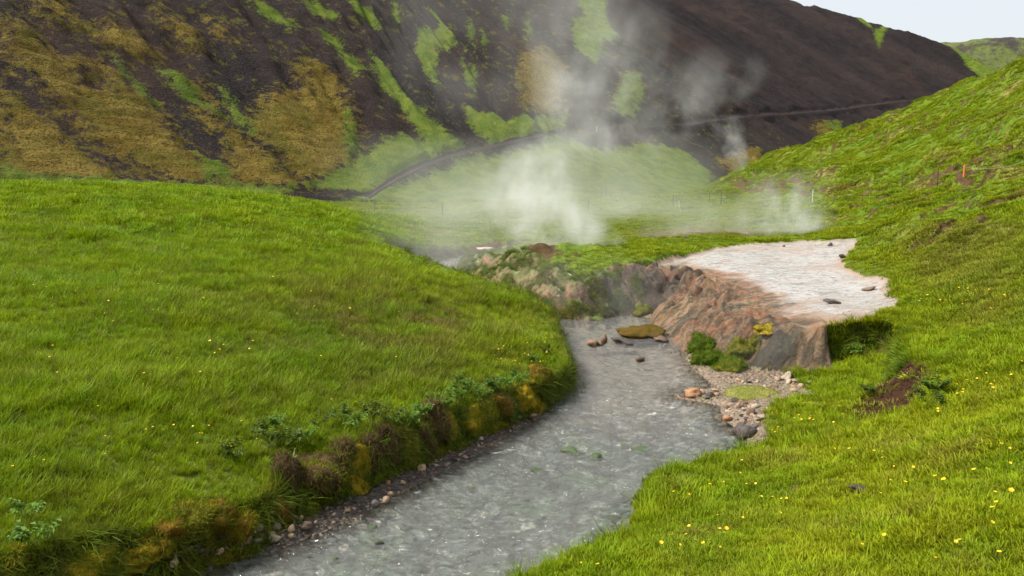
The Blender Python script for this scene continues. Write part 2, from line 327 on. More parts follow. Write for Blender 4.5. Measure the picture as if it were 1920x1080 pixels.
soilp = np.array([xz(a, b, z) for a, b, z in [(1582, 782, .55), (1600, 765, .5), (1630, 745, .55), (1655, 712, .65), (1665, 690, 1.0), (1735, 688, 1.3), (1752, 715, 1.28), (1748, 750, 1.22), (1700, 780, 1.1), (1650, 795, .9)]])
c_soil = sdf(cX + .2 * fbm(cX * 2.5, cY * 2.5, 3, 7), cY + .2 * fbm(cX * 2.5, cY * 2.5, 3, 8), soilp)
holl = c_ins & (c_w < -.02) & (((c_s >= .98) & (cX > 3.3) & (cY < 17.2) & (cZ > .22 + .05 * noise(cX * 2, cY * 2, 9))) | ((c_s >= .98) & (cX > 6.35 + .1 * noise(cX * 3, cY * 3, 9)) & (cY < 19)) | (onface & (c_K != 1) & (c_K != 2)))
zone[holl & (cX > streamx + .3)] = 7
zone[(c_soil > 0) & c_ins] = 8
zone[(c_ter > 0) & ~((c_ins) & (c_K != 1) & onface) & ~(c_ins & ~onface)] = 4
zone[onface & (c_K == 1)] = 4
zone[onface & (c_K == 0) & (cX < streamx)] = 0
zone[(np.abs(cX / cY) > .96) & (cY > 42)] = -1
ZN = ['meadow', 'riverbank', 'valley_floor', 'hillside', 'hot_spring_terrace', 'stream_bed', 'gravel_bar', 'riverbank_hollow', 'soil_scar', 'mossy_stream_bank']
# ================================================================== the big hill behind
HB = catmull([(-60, 14), (-52, 34), (-42, 52), (-34, 63), (-25, 72), (-16.5, 78), (-5, 84), (7, 90), (20, 98), (32, 112), (46, 132), (68, 160), (104, 200), (150, 236), (210, 262)], 26)
hs = np.concatenate([[0], np.cumsum(np.linalg.norm(np.diff(HB, axis=0), axis=1))])
S = np.concatenate([spaced([(20, 190, 520), (190, hs[-1], 150)]), [hs[-1]]])
hx, hy = np.interp(S, hs, HB[:, 0]), np.interp(S, hs, HB[:, 1])
ker = np.hanning(61); ker /= ker.sum()
def smooth1(a): return np.convolve(np.pad(a, 30, mode='reflect', reflect_type='odd'), ker, 'valid')
hx, hy = smooth1(hx), smooth1(hy)
tx, ty = np.gradient(hx), np.gradient(hy); tl = np.hypot(tx, ty); nx, ny = -ty / tl, tx / tl
nx, ny = smooth1(nx), smooth1(ny); nl = np.hypot(nx, ny); nx, ny = nx / nl, ny / nl
D = np.concatenate([spaced([(-6, 50, 190), (50, 160, 150)]), [160.0]])
HS, HD = np.meshgrid(S, D, indexing='ij')
HX, HY = hx[:, None] + nx[:, None] * HD, hy[:, None] + ny[:, None] * HD
toe = np.interp(S, [60, 75, 95, 130, 150, 200], [3.5, 4, 9, 12, 8, 5]); slope = np.interp(S, [0, 90, 150, 260], [.74, .70, .66, .60])
hb = np.interp(S, [0, 60, 80, 100, 140, 200, 300], [4.2, 3.0, 1.6, .9, .8, 2.0, 6.0])
Dp = np.maximum(HD, 0)
prof = slope[:, None] * (Dp - toe[:, None] * (1 - np.exp(-Dp / toe[:, None]))) + .45 * np.minimum(HD, 0)
crest = np.interp(S, [0, 120, 217, 274, 306, 312, 327, 340, 343, 355, 363, 368, 374, 390, 420], [86, 80, 77, 76, 74.5, 72.5, 68, 64, 62, 57.5, 53.5, 51, 45, 40, 36])
def softmin(a, b, k):
    h = np.clip(.5 + .5 * (b - a) / k, 0, 1); return b * (1 - h) + a * h - k * h * (1 - h)
HZ0 = hb[:, None] + softmin(prof, crest[:, None] + .06 * (HD - 60) * 0, 10.0)
grow = sstep(2, 30, HD)
slant = HS + .12 * HD
gul = fbm(slant * .07, HD * .012, 3, 201) * 2.6 + np.abs(noise(slant * .19, HD * .03, 205)) * 1.2
HZ = HZ0 + grow * gul + grow * fbm(HS * .35, HD * .22, 5, 211) * .95 + grow * (.3 - np.abs(noise(slant * .5, HD * .07, 213))) * .9 - .25
HP = np.stack([HX, HY, HZ], -1)
hpx, hpy, hdep = project(HP)
front = (HD > -1) & (HD < 145)
_fx, _fy = hpx[front], hpy[front]; _fs, _fd = HS[front], HD[front]
def hill_at(px, py):                 # hill coordinates (along, up) of the spot seen at (px, py)
    q = (_fx - px) ** 2 + (_fy - py) ** 2; i = int(np.argmin(q)); return _fs[i], _fd[i]
def hill_poly(P): return np.array([hill_at(*p) for p in P])
OCHRE = [
 [(30, -20), (95, -10), (150, 38), (250, 58), (292, 100), (262, 112), (205, 85), (130, 52), (70, 25)],
 [(0, 28), (60, 55), (112, 112), (188, 112), (255, 170), (300, 200), (322, 250), (362, 290), (440, 318), (452, 352), (340, 345), (215, 300), (100, 190), (40, 130), (0, 88)],
 [(0, 172), (50, 200), (112, 242), (190, 305), (232, 348), (100, 345), (0, 335)],
 [(573, 112), (622, 130), (652, 190), (672, 240), (667, 300), (642, 335), (560, 335), (520, 290), (470, 260), (468, 222), (500, 180), (562, 172)],
 [(330, 138), (372, 160), (420, 232), (500, 290), (560, 340), (600, 357), (440, 352), (420, 320), (440, 282), (378, 215)],
 [(300, 12), (342, 45), (382, 95), (366, 98), (318, 50)], [(392, 30), (430, 58), (442, 82), (412, 66)],
 [(975, 105), (1030, 92), (1062, 130), (1056, 190), (1040, 215), (975, 205)], [(1168, 140), (1188, 135), (1190, 200), (1150, 205)],
 [(1525, 235), (1580, 228), (1560, 262), (1530, 250)], [(1345, 300), (1420, 280), (1440, 310), (1380, 330)], [(190, 60), (260, 80), (295, 110), (240, 100)]]
GREEN = [
 [(560, -10), (600, 5), (640, 30), (625, 40), (585, 22)], [(650, -5), (700, 20), (722, 60), (700, 55), (668, 25)], [(600, 55), (640, 70), (648, 92), (615, 80)], [(735, 0), (752, 20), (748, 52), (736, 35)], [(990, 20), (1000, 60), (985, 75)], [(470, -5), (520, 20), (560, 50), (540, 55), (490, 25)], [(880, 30), (892, 60), (886, 85), (876, 60)], [(1000, 240), (1030, 225), (1060, 205), (1062, 240)],
 [(306, 127), (332, 134), (372, 185), (418, 217), (405, 222), (350, 192), (315, 152)], [(410, 163), (432, 180), (452, 215), (487, 258), (470, 258), (433, 215)],
 [(200, 100), (252, 150), (302, 202), (288, 206), (238, 152)], [(638, 93), (672, 110), (695, 143), (668, 140), (645, 117)],
 [(693, 93), (722, 120), (762, 180), (802, 215), (852, 258), (905, 277), (858, 292), (798, 270), (758, 212), (713, 160)],
 [(778, 8), (822, 38), (817, 100), (824, 165), (800, 142), (776, 100), (783, 60)],
 [(560, 352), (600, 338), (690, 285), (752, 250), (850, 273), (765, 322), (690, 360)], [(868, 200), (920, 213), (1000, 225), (1042, 212), (1042, 248), (930, 274), (888, 242)],
 [(690, 362), (900, 292), (1040, 262), (1200, 268), (1285, 283), (1335, 325), (1300, 420), (640, 420)],
 [(1083, -10), (1143, -10), (1152, 78), (1120, 122), (1078, 90), (1072, 40)], [(1168, 140), (1202, 133), (1207, 180), (1190, 224), (1150, 212)],
 [(868, 122), (892, 125), (890, 165), (870, 150)], [(0, 312), (60, 328), (140, 338), (300, 342), (450, 350), (560, 352), (500, 400), (0, 400)], [(370, 290), (420, 310), (440, 345), (380, 345)], [(900, 55), (912, 75), (905, 95)],
 [(648, 200), (664, 235), (676, 285), (650, 300), (640, 250)], [(937, 25), (955, 30), (950, 55)], [(860, 75), (872, 95), (862, 108)], [(716, 255), (755, 262), (760, 300), (722, 305)],
 [(1790, 75), (1840, 80), (1900, 120), (1840, 150)], [(1540, 238), (1580, 228), (1578, 250)], [(1605, 22), (1640, 60), (1662, 100), (1650, 90), (1620, 50)]]
def sd_union(polys):
    o = np.full(HS.shape, -9.0)
    for P in polys:
        q = hill_poly(P)
        if len(np.unique(q, axis=0)) < 3: continue
        lo, hi = q.min(0) - 9, q.max(0) + 9
        k = (HS > lo[0]) & (HS < hi[0]) & (HD > lo[1]) & (HD < hi[1])
        if k.any(): o[k] = np.maximum(o[k], sdf(HS[k], HD[k], q))
    return o
sd_o, sd_g = sd_union(OCHRE), sd_union(GREEN)
DARKS = [[(150, 138), (205, 142), (208, 175), (165, 170)], [(1050, 0), (1060, 0), (1056, 10)]]
sd_o = np.minimum(sd_o, -sd_union(DARKS[:1]))
wn_ = fbm(HS * .5, HD * .5, 4, 221)
mo, mg = sstep(-.8, .8, sd_o + wn_ * 2.2), sstep(-.6, .8, sd_g + wn_ * 1.6)
moss = np.maximum(mo, mg)
# moss hangs in a thick, cracked pelt over the ash
pelt = np.abs(noise(HS * .16 + .5 * noise(HS * .3, HD * .3, 231), HD * .85, 232))
HZ = HZ + mo * (.2 + .22 * sstep(.02, .30, pelt) + .12 * fbm(HS * .9, HD * 1.1, 3, 233)) + mg * .12
# footpath cut along the hill
PATHPX = [(672, 364), (700, 352), (760, 322), (830, 298), (900, 277), (960, 262), (1040, 250), (1120, 243), (1220, 240), (1320, 228), (1430, 217), (1520, 210), (1600, 203), (1660, 196), (1735, 188), (1800, 180)]
pp = np.array([hill_at(*p) for p in PATHPX]); o_ = np.argsort(pp[:, 0]); pp = pp[o_]
pd = np.interp(S, pp[:, 0], pp[:, 1], left=-5, right=pp[-1, 1]); pd = smooth1(pd)
pwid = np.interp(S, [pp[0, 0], pp[0, 0] + 30, pp[0, 0] + 60, pp[-1, 0]], [.40, .75, .36, .24])
pz = np.array([np.interp(pd[i], D, HZ[i]) for i in range(len(S))]); pz = smooth1(pz)
onp = (S > pp[0, 0]) & (S < pp[-1, 0])
rel = HD - pd[:, None]; wp = pwid[:, None]
bench = np.where(onp[:, None], 1 - sstep(wp, wp + 1.8, np.abs(rel)), 0)
HZ = HZ * (1 - bench) + (pz[:, None]) * bench
HP[..., 2] = HZ
pathsoil = np.where(onp[:, None], sstep(1.2, .3, np.abs(rel - .3) - wp * .6), 0)
# ================================================================== materials of the setting
def mat_turf(name, near):
    m, t, out = material(name); p = pos(t)
    big = t.noise(p, .22, 4); mid = t.noise(p, 1.3, 5, .65); fine = t.noise(p, 9.0, 4, .7)
    g1 = t.mix(t.ss(big, .35, .65), (.10, .165, .010), (.17, .215, .012)); g2 = t.mix(t.ss(mid, .3, .7), g1, (.10, .155, .010))
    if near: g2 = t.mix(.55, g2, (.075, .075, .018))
    g2 = t.mix(t.ss(fine, .35, .75), g2, (.045, .085, .008))
    g2 = t.mix(t.m('MULTIPLY', t.at('dry').outputs['Fac'], t.ss(mid, .3, .6)), g2, (.22, .17, .05))
    soilc = t.mix(t.ss(fine, .3, .7), (.10, .062, .026), (.045, .028, .012))
    sf = t.ss(t.m('ADD', t.at('soil').outputs['Fac'], t.m('MULTIPLY', t.m('SUBTRACT', mid, .5), 1.1)), .35, .6)
    c = t.mix(sf, g2, soilc)
    b = t.bump(t.m('ADD', fine, t.m('MULTIPLY', mid, 2.0)), .9, .06)
    pbsdf(t, out, **{'Base Color': c, 'Roughness': .95, 'Normal': b, 'Specular IOR Level': .15}); return m
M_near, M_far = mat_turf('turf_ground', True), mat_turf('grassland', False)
def mat_soil():
    m, t, out = material('bare_soil'); p = pos(t); f = t.noise(p, 14, 5, .7); n = t.noise(p, 3.0, 4)
    c = t.mix(f, (.025, .012, .007), (.085, .04, .022)); c = t.mix(t.ss(n, .45, .7), c, (.04, .022, .012))
    pbsdf(t, out, **{'Base Color': c, 'Roughness': 1.0, 'Specular IOR Level': .1, 'Normal': t.bump(t.m('ADD', f, n), 1.0, .08)}); return m
M_soil = mat_soil()
def mat_gravel(name, wet):
    m, t, out = material(name); p = pos(t)
    v = t.n('ShaderNodeTexVoronoi', {'Vector': p, 'Scale': 13.0}); v2 = t.n('ShaderNodeTexVoronoi', {'Vector': p, 'Scale': 30.0})
    pc = t.ramp(t.n('ShaderNodeSeparateColor', {0: v.outputs['Color']}).outputs[0], [(0, (.04, .03, .025)), (.45, (.10, .075, .055)), (.8, (.20, .14, .09)), (1, (.36, .27, .18))])
    pc = t.mix(t.m('MULTIPLY', v2.outputs['Distance'], 1.2), pc, (.03, .02, .015))
    left = t.ss(t.n('ShaderNodeSeparateXYZ', {0: p}).outputs[0], 1.0, 2.5)
    pc = t.mix(left, t.mix(.55, pc, (.035, .025, .018)), t.mix(.35, pc, (.36, .27, .18)))
    n = t.noise(p, 1.6, 3); pc = t.mix(t.m('MULTIPLY', t.ss(n, .55, .7), t.m('MULTIPLY', left, .7)), pc, (.14, .14, .045))
    h = t.m('SUBTRACT', 1.0, v.outputs['Distance'])
    pbsdf(t, out, **{'Base Color': pc, 'Roughness': .55, 'Normal': t.bump(h, .9, .06)}); return m
M_gravel = mat_gravel('river_gravel', True)
def mat_bed():
    m, t, out = material('stream_bed_stones'); p = pos(t)
    w = t.n('ShaderNodeVectorMath', {0: p, 1: t.n('ShaderNodeTexNoise', {'Vector': p, 'Scale': 2.0, 'Detail': 3.0}).outputs['Color']}, operation='ADD').outputs[0]
    v = t.n('ShaderNodeTexVoronoi', {'Vector': w, 'Scale': 2.6}); v2 = t.n('ShaderNodeTexVoronoi', {'Vector': w, 'Scale': 8.0})
    c1 = t.ramp(t.n('ShaderNodeSeparateColor', {0: v.outputs['Color']}).outputs[0], [(0, (.08, .11, .08)), (.3, (.18, .23, .16)), (.55, (.33, .35, .28)), (.8, (.46, .37, .30)), (1, (.56, .50, .42))])
    c1 = t.mix(t.ss(v2.outputs['Distance'], .1, .6), c1, (.15, .18, .15)); c1 = t.mix(t.ss(v.outputs['Distance'], .35, .6), c1, (.09, .10, .085))
    al = t.ss(t.noise(p, .8, 4), .5, .68); c1 = t.mix(t.m('MULTIPLY', al, .6), c1, (.12, .20, .09))
    y = t.n('ShaderNodeSeparateXYZ', {0: p}).outputs[1]; c1 = t.mix(t.m('MULTIPLY', t.ss(y, 13.5, 17), .75), c1, (.24, .18, .14))
    z = t.n('ShaderNodeSeparateXYZ', {0: p}).outputs[2]; c1 = t.mix(t.m('MULTIPLY', t.ss(z, -.12, .0), .6), c1, (.14, .085, .035))
    pbsdf(t, out, **{'Base Color': c1, 'Roughness': .7, 'Normal': t.bump(t.m('SUBTRACT', 1.0, v.outputs['Distance']), .8, .15)}); return m
M_bed = mat_bed()
def mat_bank():
    m, t, out = material('mossy_dark_bank'); p = pos(t); n = t.noise(p, 1.5, 5, .6); f = t.noise(p, 7, 5, .65); nz = t.n('ShaderNodeSeparateXYZ', {0: t.n('ShaderNodeNewGeometry').outputs['Normal']}).outputs[2]
    xx = t.n('ShaderNodeSeparateXYZ', {0: p}).outputs[0]; lf = t.ss(t.m('ADD', xx, t.m('MULTIPLY', n, 2.0)), 3.6, 2.2); c = t.mix(f, (.022, .015, .010), (.10, .064, .036)); c = t.mix(t.ss(n, .56, .68), c, (.13, .08, .06)); c = t.mix(t.m('MULTIPLY', lf, .85), c, t.mix(f, (.16, .082, .042), (.38, .22, .13)))
    c = t.mix(t.ss(t.m('ADD', t.m('MULTIPLY', nz, .8), t.m('MULTIPLY', f, .5)), .70, .95), c, t.mix(n, (.07, .11, .015), (.13, .125, .03)))
    w = t.m('MULTIPLY', t.ss(t.noise(p, 3.3, 4, .6), .62, .66), t.ss(t.noise(p, .7, 2), .5, .6)); c = t.mix(w, c, (.62, .55, .44))
    pbsdf(t, out, **{'Base Color': c, 'Roughness': .75, 'Normal': t.bump(t.m('ADD', f, n), 1.0, .12)}); return m
M_bank = mat_bank()
def mat_terrace():
    m, t, out = material('travertine'); p = pos(t); fl = t.at('flow').outputs['Vector']; face = t.at('face').outputs['Fac']
    warp = t.n('ShaderNodeVectorMath', {0: fl, 1: t.n('ShaderNodeVectorMath', {0: t.n('ShaderNodeTexNoise', {'Vector': p, 'Scale': 1.6, 'Detail': 3.0}).outputs['Color'], 'Scale': .28}, operation='SCALE').outputs[0]}, operation='ADD').outputs[0]
    s1 = t.noise(t.mapv(warp, (1.35, .26, 1)), 1.0, 7, .66); s2 = t.noise(t.mapv(warp, (4.5, 1.5, 1), (3, 7, 0)), 1.0, 7, .75); s3 = t.noise(t.mapv(warp, (2.6, .35, 1), (11, 2, 0)), 1.0, 4, .6)
    cf = t.ramp(s1, [(.30, (.025, .022, .015)), (.39, (.07, .05, .026)), (.44, (.30, .17, .07)), (.485, (.43, .30, .185)), (.53, (.36, .14, .055)), (.575, (.36, .255, .155)), (.62, (.07, .075, .05)), (.70, (.24, .165, .075))])
    cf = t.mix(t.m('MULTIPLY', t.ss(s2, .48, .60), .85), cf, (.055, .042, .026)); cf = t.mix(t.m('MULTIPLY', t.ss(s3, .56, .70), .8), cf, (.14, .16, .11))
    cf = t.mix(t.m('MULTIPLY', t.ss(t.noise(p, 2.2, 5, .65), .55, .68), .7), cf, (.22, .145, .035))
    gr = t.noise(p, 12, 6, .78); cf = t.mix(t.m('MULTIPLY', t.ss(t.noise(p, 3.5, 6, .7), .52, .62), .65), cf, (.09, .075, .04)); cf = t.mix(t.ss(gr, .48, .66), cf, t.mix(.5, cf, (.02, .017, .012)))
    zone_ = t.noise(p, .55, 3, .5); zone2 = t.noise(t.mapv(p, (1, 1, 1), (7, 3, 1)), .7, 3, .5); cf = t.mix(t.m('MULTIPLY', t.ss(zone_, .52, .64), .5), cf, t.mix(s1, (.06, .045, .03), (.20, .12, .06))); cf = t.mix(t.m('MULTIPLY', t.ss(zone2, .54, .64), .5), cf, t.mix(s2, (.30, .11, .045), (.42, .22, .12))); dk = t.at('dark').outputs['Fac']; cf = t.mix(t.m('MULTIPLY', dk, t.m('MULTIPLY_ADD', t.ss(s2, .30, .5), .4, .55)), cf, (.028, .023, .018))
    pm = t.mapv(p, (1.0, 1.5, 1), rot=(0, 0, R(-35))); a1 = t.noise(pm, .8, 6, .72); a2 = t.noise(pm, 4.2, 6, .75); a3 = t.noise(p, .5, 3)
    ct = t.ramp(a1, [(.3, (.20, .175, .145)), (.42, (.40, .37, .33)), (.55, (.52, .505, .48)), (.64, (.43, .32, .23)), (.76, (.33, .32, .29))])
    ct = t.mix(t.m('MULTIPLY', t.ss(a2, .535, .62), .9), ct, (.15, .11, .075)); ct = t.mix(t.m('MULTIPLY', t.ss(a3, .54, .68), .45), ct, (.42, .25, .15))
    edge = t.at('rim').outputs['Fac']; ct = t.mix(t.m('MULTIPLY', edge, .9), ct, t.mix(a2, (.42, .24, .12), (.18, .12, .075)))
    c = t.mix(face, ct, cf)
    wet = t.m('MULTIPLY', t.m('SUBTRACT', 1.0, face), t.m('SUBTRACT', 1.0, t.m('MULTIPLY', edge, .85)))
    hb_ = t.m('ADD', t.m('ADD', t.m('MULTIPLY', s2, .8), t.m('MULTIPLY', gr, .45)), t.m('MULTIPLY', s1, .8))
    hb2 = t.m('ADD', t.m('MULTIPLY', a2, .8), t.noise(t.mapv(p, (1, 2.2, 1)), 9, 4, .7))
    b1 = t.bump(hb_, 1.0, .3); b2 = t.bump(hb2, 1.0, .07)
    nb = t.n('ShaderNodeMix', {0: face, 4: b2, 5: b1}, data_type='VECTOR').outputs[1]
    wv = t.bump(t.noise(t.mapv(p, (1.0, 2.6, 1)), 5.0, 4, .6), 1.0, .16)
    pbsdf(t, out, **{'Base Color': c, 'Roughness': t.m('MULTIPLY_ADD', wet, -.2, .62), 'Normal': nb, 'Coat Weight': t.m('MULTIPLY_ADD', wet, .85, .10), 'Coat Roughness': .12, 'Coat IOR': 1.6, 'Coat Normal': wv}); return m
M_terr = mat_terrace()
# ---- masks on the ground
hmv, hl = g['hm'], g['hill']
patch = sstep(-.15, .25, fbm(GX * .16, GY * .12, 3, 301))
soil = hl * np.maximum(np.exp(-((hmv - .075) / .04) ** 2), np.exp(-((hmv - .262) / .04) ** 2)) * (.35 + .75 * patch)
soil = np.maximum(soil, g['near2'] * np.exp(-((g['hm2'] - .11) / .045) ** 2) * 1.1 * sstep(-.3, .1, fbm(GX * .35, GY * .35, 2, 311)))
gpx, gpy, _ = project(np.stack([GX, GY, GZ], -1))
def ground_poly(L, amp=.5, f=.8):          # signed metres from a plan outline traced at ground level
    P = np.array([hit1(*q)[:2] for q in L]); return sdf(GX + amp * noise(GX * f, GY * f, 5), GY + amp * noise(GX * f, GY * f, 6), P)
_ts = np.concatenate([np.linspace(4, 30, 420, endpoint=False), np.linspace(30, 130, 340)])
def hits(L):                               # where view rays meet the ground
    dv = np.array([ray(*q) for q in L]); dv = dv / dv[:, 1:2]
    X = dv[:, 0:1] * _ts; Z = CAM_H + dv[:, 2:3] * _ts; Yb = np.broadcast_to(_ts, X.shape)
    z = terrain(X, Yb)['z']; below = Z < z; i = np.where(below.any(1), below.argmax(1), len(_ts) - 1); i = np.maximum(i, 1)
    r = np.arange(len(L)); a, b = (Z - z)[r, i - 1], (Z - z)[r, i]; f = np.clip(a / (a - b + 1e-9), 0, 1); y = _ts[i - 1] + f * (_ts[i] - _ts[i - 1])
    return np.stack([dv[:, 0] * y, y, CAM_H + dv[:, 2] * y], -1)
def hit1(px, py): return hits([(px, py)])[0]
def zat(x, y): return terrain(np.atleast_1d(np.asarray(x, float)), np.atleast_1d(np.asarray(y, float)))['z']
for L, a in [([(1340, 345), (1420, 335), (1530, 340), (1560, 352), (1480, 362), (1380, 358)], 1.0), ([(1080, 362), (1140, 358), (1150, 372), (1090, 378)], .9), ([(1310, 352), (1360, 355), (1450, 365), (1340, 372)], .6),
             ([(1655, 425), (1750, 420), (1752, 434), (1660, 438)], 1.0), ([(1795, 412), (1900, 398), (1912, 410), (1800, 424)], 1.0), ([(1755, 437), (1820, 432), (1822, 448), (1760, 448)], 1.0), ([(1700, 336), (1765, 330), (1760, 346), (1705, 348)], 1.0),
             ([(1690, 470), (1800, 460), (1810, 490), (1740, 500)], .55), ([(1850, 455), (1895, 460), (1880, 475), (1850, 472)], .8), ([(1190, 368), (1300, 372), (1290, 384), (1200, 384)], .5), ([(880, 462), (940, 458), (945, 472), (890, 474)], .4)]:
    soil = np.maximum(soil, a * sstep(-.5, .3, ground_poly(L, .9, 1.1)) * sstep(-.28, .12, fbm(GX * 1.1, GY * .9, 3, 310)))
soil = np.where(g['ins'] & (g['K'] == 0) & (g['s'] < .98), sstep(.15, .45, g['s']) * .9, soil)
soil = np.maximum(soil, .55 * sstep(.1, .5, fbm(GX * 1.6, GY * 1.6, 3, 305)) * (GX > .3 * GY + .5) * (GY < 12) * sstep(.05, .4, -g['d'])) * 1.0
soil = np.maximum(soil, g['wild'] * 1.15 * sstep(-.05, .22, fbm(GX * .5, GY * .6, 4, 309)))
dry = np.maximum(sstep(-.8, 1.0, ground_poly([(1640, 440), (1930, 420), (1930, 620), (1800, 600), (1720, 520)])) * .55, sstep(-1, 1, ground_poly([(1200, 432), (1420, 428), (1440, 445), (1190, 450)])) * .9)
dry = np.maximum(dry, sstep(.08, .4, fbm(GX * .3, GY * .22, 4, 307)) * hl * .75)
dry = np.maximum(dry, .5 * (GX > .2 * GY) * (GY < 12) * sstep(.0, .5, fbm(GX * .9, GY * .9, 3, 308)))
# ---- build the ground pieces
allV = np.stack([GX, GY, GZ], -1).reshape(-1, 3)
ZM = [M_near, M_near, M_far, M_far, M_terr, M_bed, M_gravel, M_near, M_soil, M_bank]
dtop = g['d']; darkm = np.zeros(GX.shape)
uD = LOWU[int(np.argmin(np.abs(LOWE - 3.0)))]
darkm = np.maximum(darkm, np.exp(-((g['U'] - uD + .3) / .9) ** 2) * sstep(.15, .5, g['s']))
uN = LOWU[[i for i in range(len(LOWE)) if abs(LOWE[i] - 1.9) < .01][0]]
darkm = np.maximum(darkm, .45 * np.exp(-((g['U'] - uN + .3) / 1.1) ** 2) * sstep(.0, .35, g['s'])) * (g['ins'])
uL = LOWU[[i for i in range(len(LOW)) if abs(LOWE[i] - 1.6) < .01 and LOWK[i] == 1][-1]]; darkm = np.maximum(darkm, .75 * np.exp(-((g['U'] - uL + .5) / 1.0) ** 2) * sstep(.0, .4, g['s'])) * (g['ins'])
rimm = np.exp(-np.maximum(g['ter'], 0) / .25) * (~g['ins'])
nearlip = sstep(1.3, .2, -g['d']) * (~g['ins']) * (g['U'] < uN + .9)
rimm = np.maximum(rimm, nearlip)
for i, nm in enumerate(ZN):
    F = faces_grid(zone == i)
    if not len(F): continue
    u, inv = np.unique(F, return_inverse=True)
    me = mesh_np(nm, allV[u], inv.reshape(F.shape), ZM[i])
    if i in (0, 1, 2, 3, 7): attr(me, 'soil', soil.ravel()[u]); attr(me, 'dry', dry.ravel()[u])
    if i == 4:
        attr2(me, 'flow', g['U'].ravel()[u], dtop.ravel()[u]); attr(me, 'face', sstep(-1.0, .1, dtop + .8 * fbm(GX * .9, GY * .9, 4, 333)).ravel()[u]); attr(me, 'dark', darkm.ravel()[u]); attr(me, 'rim', rimm.ravel()[u])
    link(nm, me, kind='structure')

# ================================================================== hill, footpath, far ridge
def mat_hill():
    m, t, out = material('volcanic_hillside'); p = pos(t); hv = t.at('along').outputs['Vector']
    so, sg = t.at('so').outputs['Fac'], t.at('sg').outputs['Fac']
    n1 = t.noise(p, .9, 6, .68); n2 = t.noise(p, 4.0, 5, .7); big = t.noise(t.mapv(hv, (.06, .02, 1)), 1.0, 5, .6); sp = t.noise(p, 5.0, 3, .7)
    ash = t.mix(t.ss(big, .38, .66), (.017, .0135, .0145), (.042, .029, .026)); ash = t.mix(t.m('MULTIPLY', t.ss(n2, .48, .62), .8), ash, (.060, .048, .045))
    ash = t.mix(t.ss(sp, .64, .70), ash, (.12, .105, .095))
    rb = t.ss(t.noise(t.mapv(hv, (.05, .03, 1), (4, 9, 0)), 1.0, 4, .6), .54, .70); ash = t.mix(t.m('MULTIPLY', rb, .6), ash, (.075, .042, .030))
    w1 = t.m('MULTIPLY', t.m('SUBTRACT', n1, .5), 13.0); w2 = t.m('MULTIPLY', t.m('SUBTRACT', n2, .5), 4.0)
    fo = t.ss(t.m('ADD', t.m('ADD', so, .1), t.m('ADD', t.m('MULTIPLY', w1, .8), t.m('MULTIPLY', w2, 1.6))), -.9, 1.1); fg = t.ss(t.m('ADD', sg, t.m('ADD', t.m('MULTIPLY', w1, .35), w2)), -.5, .6)
    och = t.mix(t.ss(t.noise(p, .35, 4), .35, .65), (.215, .150, .022), (.315, .235, .048)); och = t.mix(t.ss(n2, .50, .62), och, (.11, .07, .014))
    cr = t.noise(t.mapv(hv, (.5, 2.2, 1)), 1.0, 5, .65, .4); och = t.mix(t.m('MULTIPLY', t.ss(t.m('ABSOLUTE', t.m('SUBTRACT', cr, .5)), .03, .0), .6), och, (.06, .04, .012))
    och = t.mix(t.m('MULTIPLY', t.ss(t.noise(p, .25, 4), .48, .66), .4), och, (.125, .145, .02))
    grn = t.mix(t.ss(t.noise(p, .6, 5, .6), .35, .65), (.095, .155, .014), (.175, .225, .03)); grn = t.mix(t.ss(n2, .55, .75), grn, (.05, .07, .018))
    tuft = t.m('MULTIPLY', t.ss(t.noise(p, .55, 6, .74), .555, .615), t.ss(t.at('veg').outputs['Fac'], .1, .9)); 
    c = t.mix(tuft, ash, t.mix(t.ss(n1, .4, .6), (.14, .10, .02), (.085, .105, .02)))
    c = t.mix(fo, c, och); c = t.mix(fg, c, grn)
    pth = t.ss(t.m('ADD', t.at('path').outputs['Fac'], t.m('MULTIPLY', w2, .12)), .35, .6); c = t.mix(pth, c, t.mix(n2, (.035, .026, .026), (.075, .058, .055)))
    h = t.m('ADD', t.m('MULTIPLY', n1, 1.5), t.m('ADD', n2, t.m('MULTIPLY', sp, .3)))
    nb = t.bump(h, t.m('MULTIPLY_ADD', fo, .2, .8), 1.3)
    pbsdf(t, out, **{'Base Color': c, 'Roughness': .95, 'Specular IOR Level': .1, 'Normal': nb}); return m
M_hill = mat_hill()
idx = np.arange(HS.size).reshape(HS.shape)
q = np.stack([idx[:-1, :-1], idx[1:, :-1], idx[1:, 1:], idx[:-1, 1:]], -1).reshape(-1, 4)
me = mesh_np('hill', HP.reshape(-1, 3), q, M_hill)
attr(me, 'so', np.clip(sd_o, -5, 5)); attr(me, 'sg', np.clip(sd_g, -5, 5)); attr(me, 'path', pathsoil)
veg = np.interp(S, [0, 90, 150, 185, 215, 250, 400], [.9, .75, .85, .7, .28, .18, .3])[:, None] * np.ones_like(HD); attr(me, 'veg', veg)
attr2(me, 'along', HS, HD); link('hill', me, kind='structure')
def mat_path():
    m, t, out = material('trodden_ash'); p = pos(t); n = t.noise(p, 2.5, 5, .65)
    pbsdf(t, out, **{'Base Color': t.mix(n, (.016, .012, .011), (.036, .028, .026)), 'Roughness': 1.0, 'Normal': t.bump(n, .6, .2)}); return m
M_path = mat_path()
ii = np.where(onp)[0]; ii = ii[::1]
cross = np.linspace(-1, 1, 7)
PV = []
for i in ii:
    dd = pd[i] + cross * pwid[i] * (.85 + .2 * math.sin(S[i] * 1.7)); PV.append(np.stack([hx[i] + nx[i] * dd, hy[i] + ny[i] * dd, np.full(7, pz[i] + .05) + .03 * (cross ** 2 - .5)], -1))
PV = np.array(PV); k_ = np.arange(PV.shape[0] * 7).reshape(-1, 7)
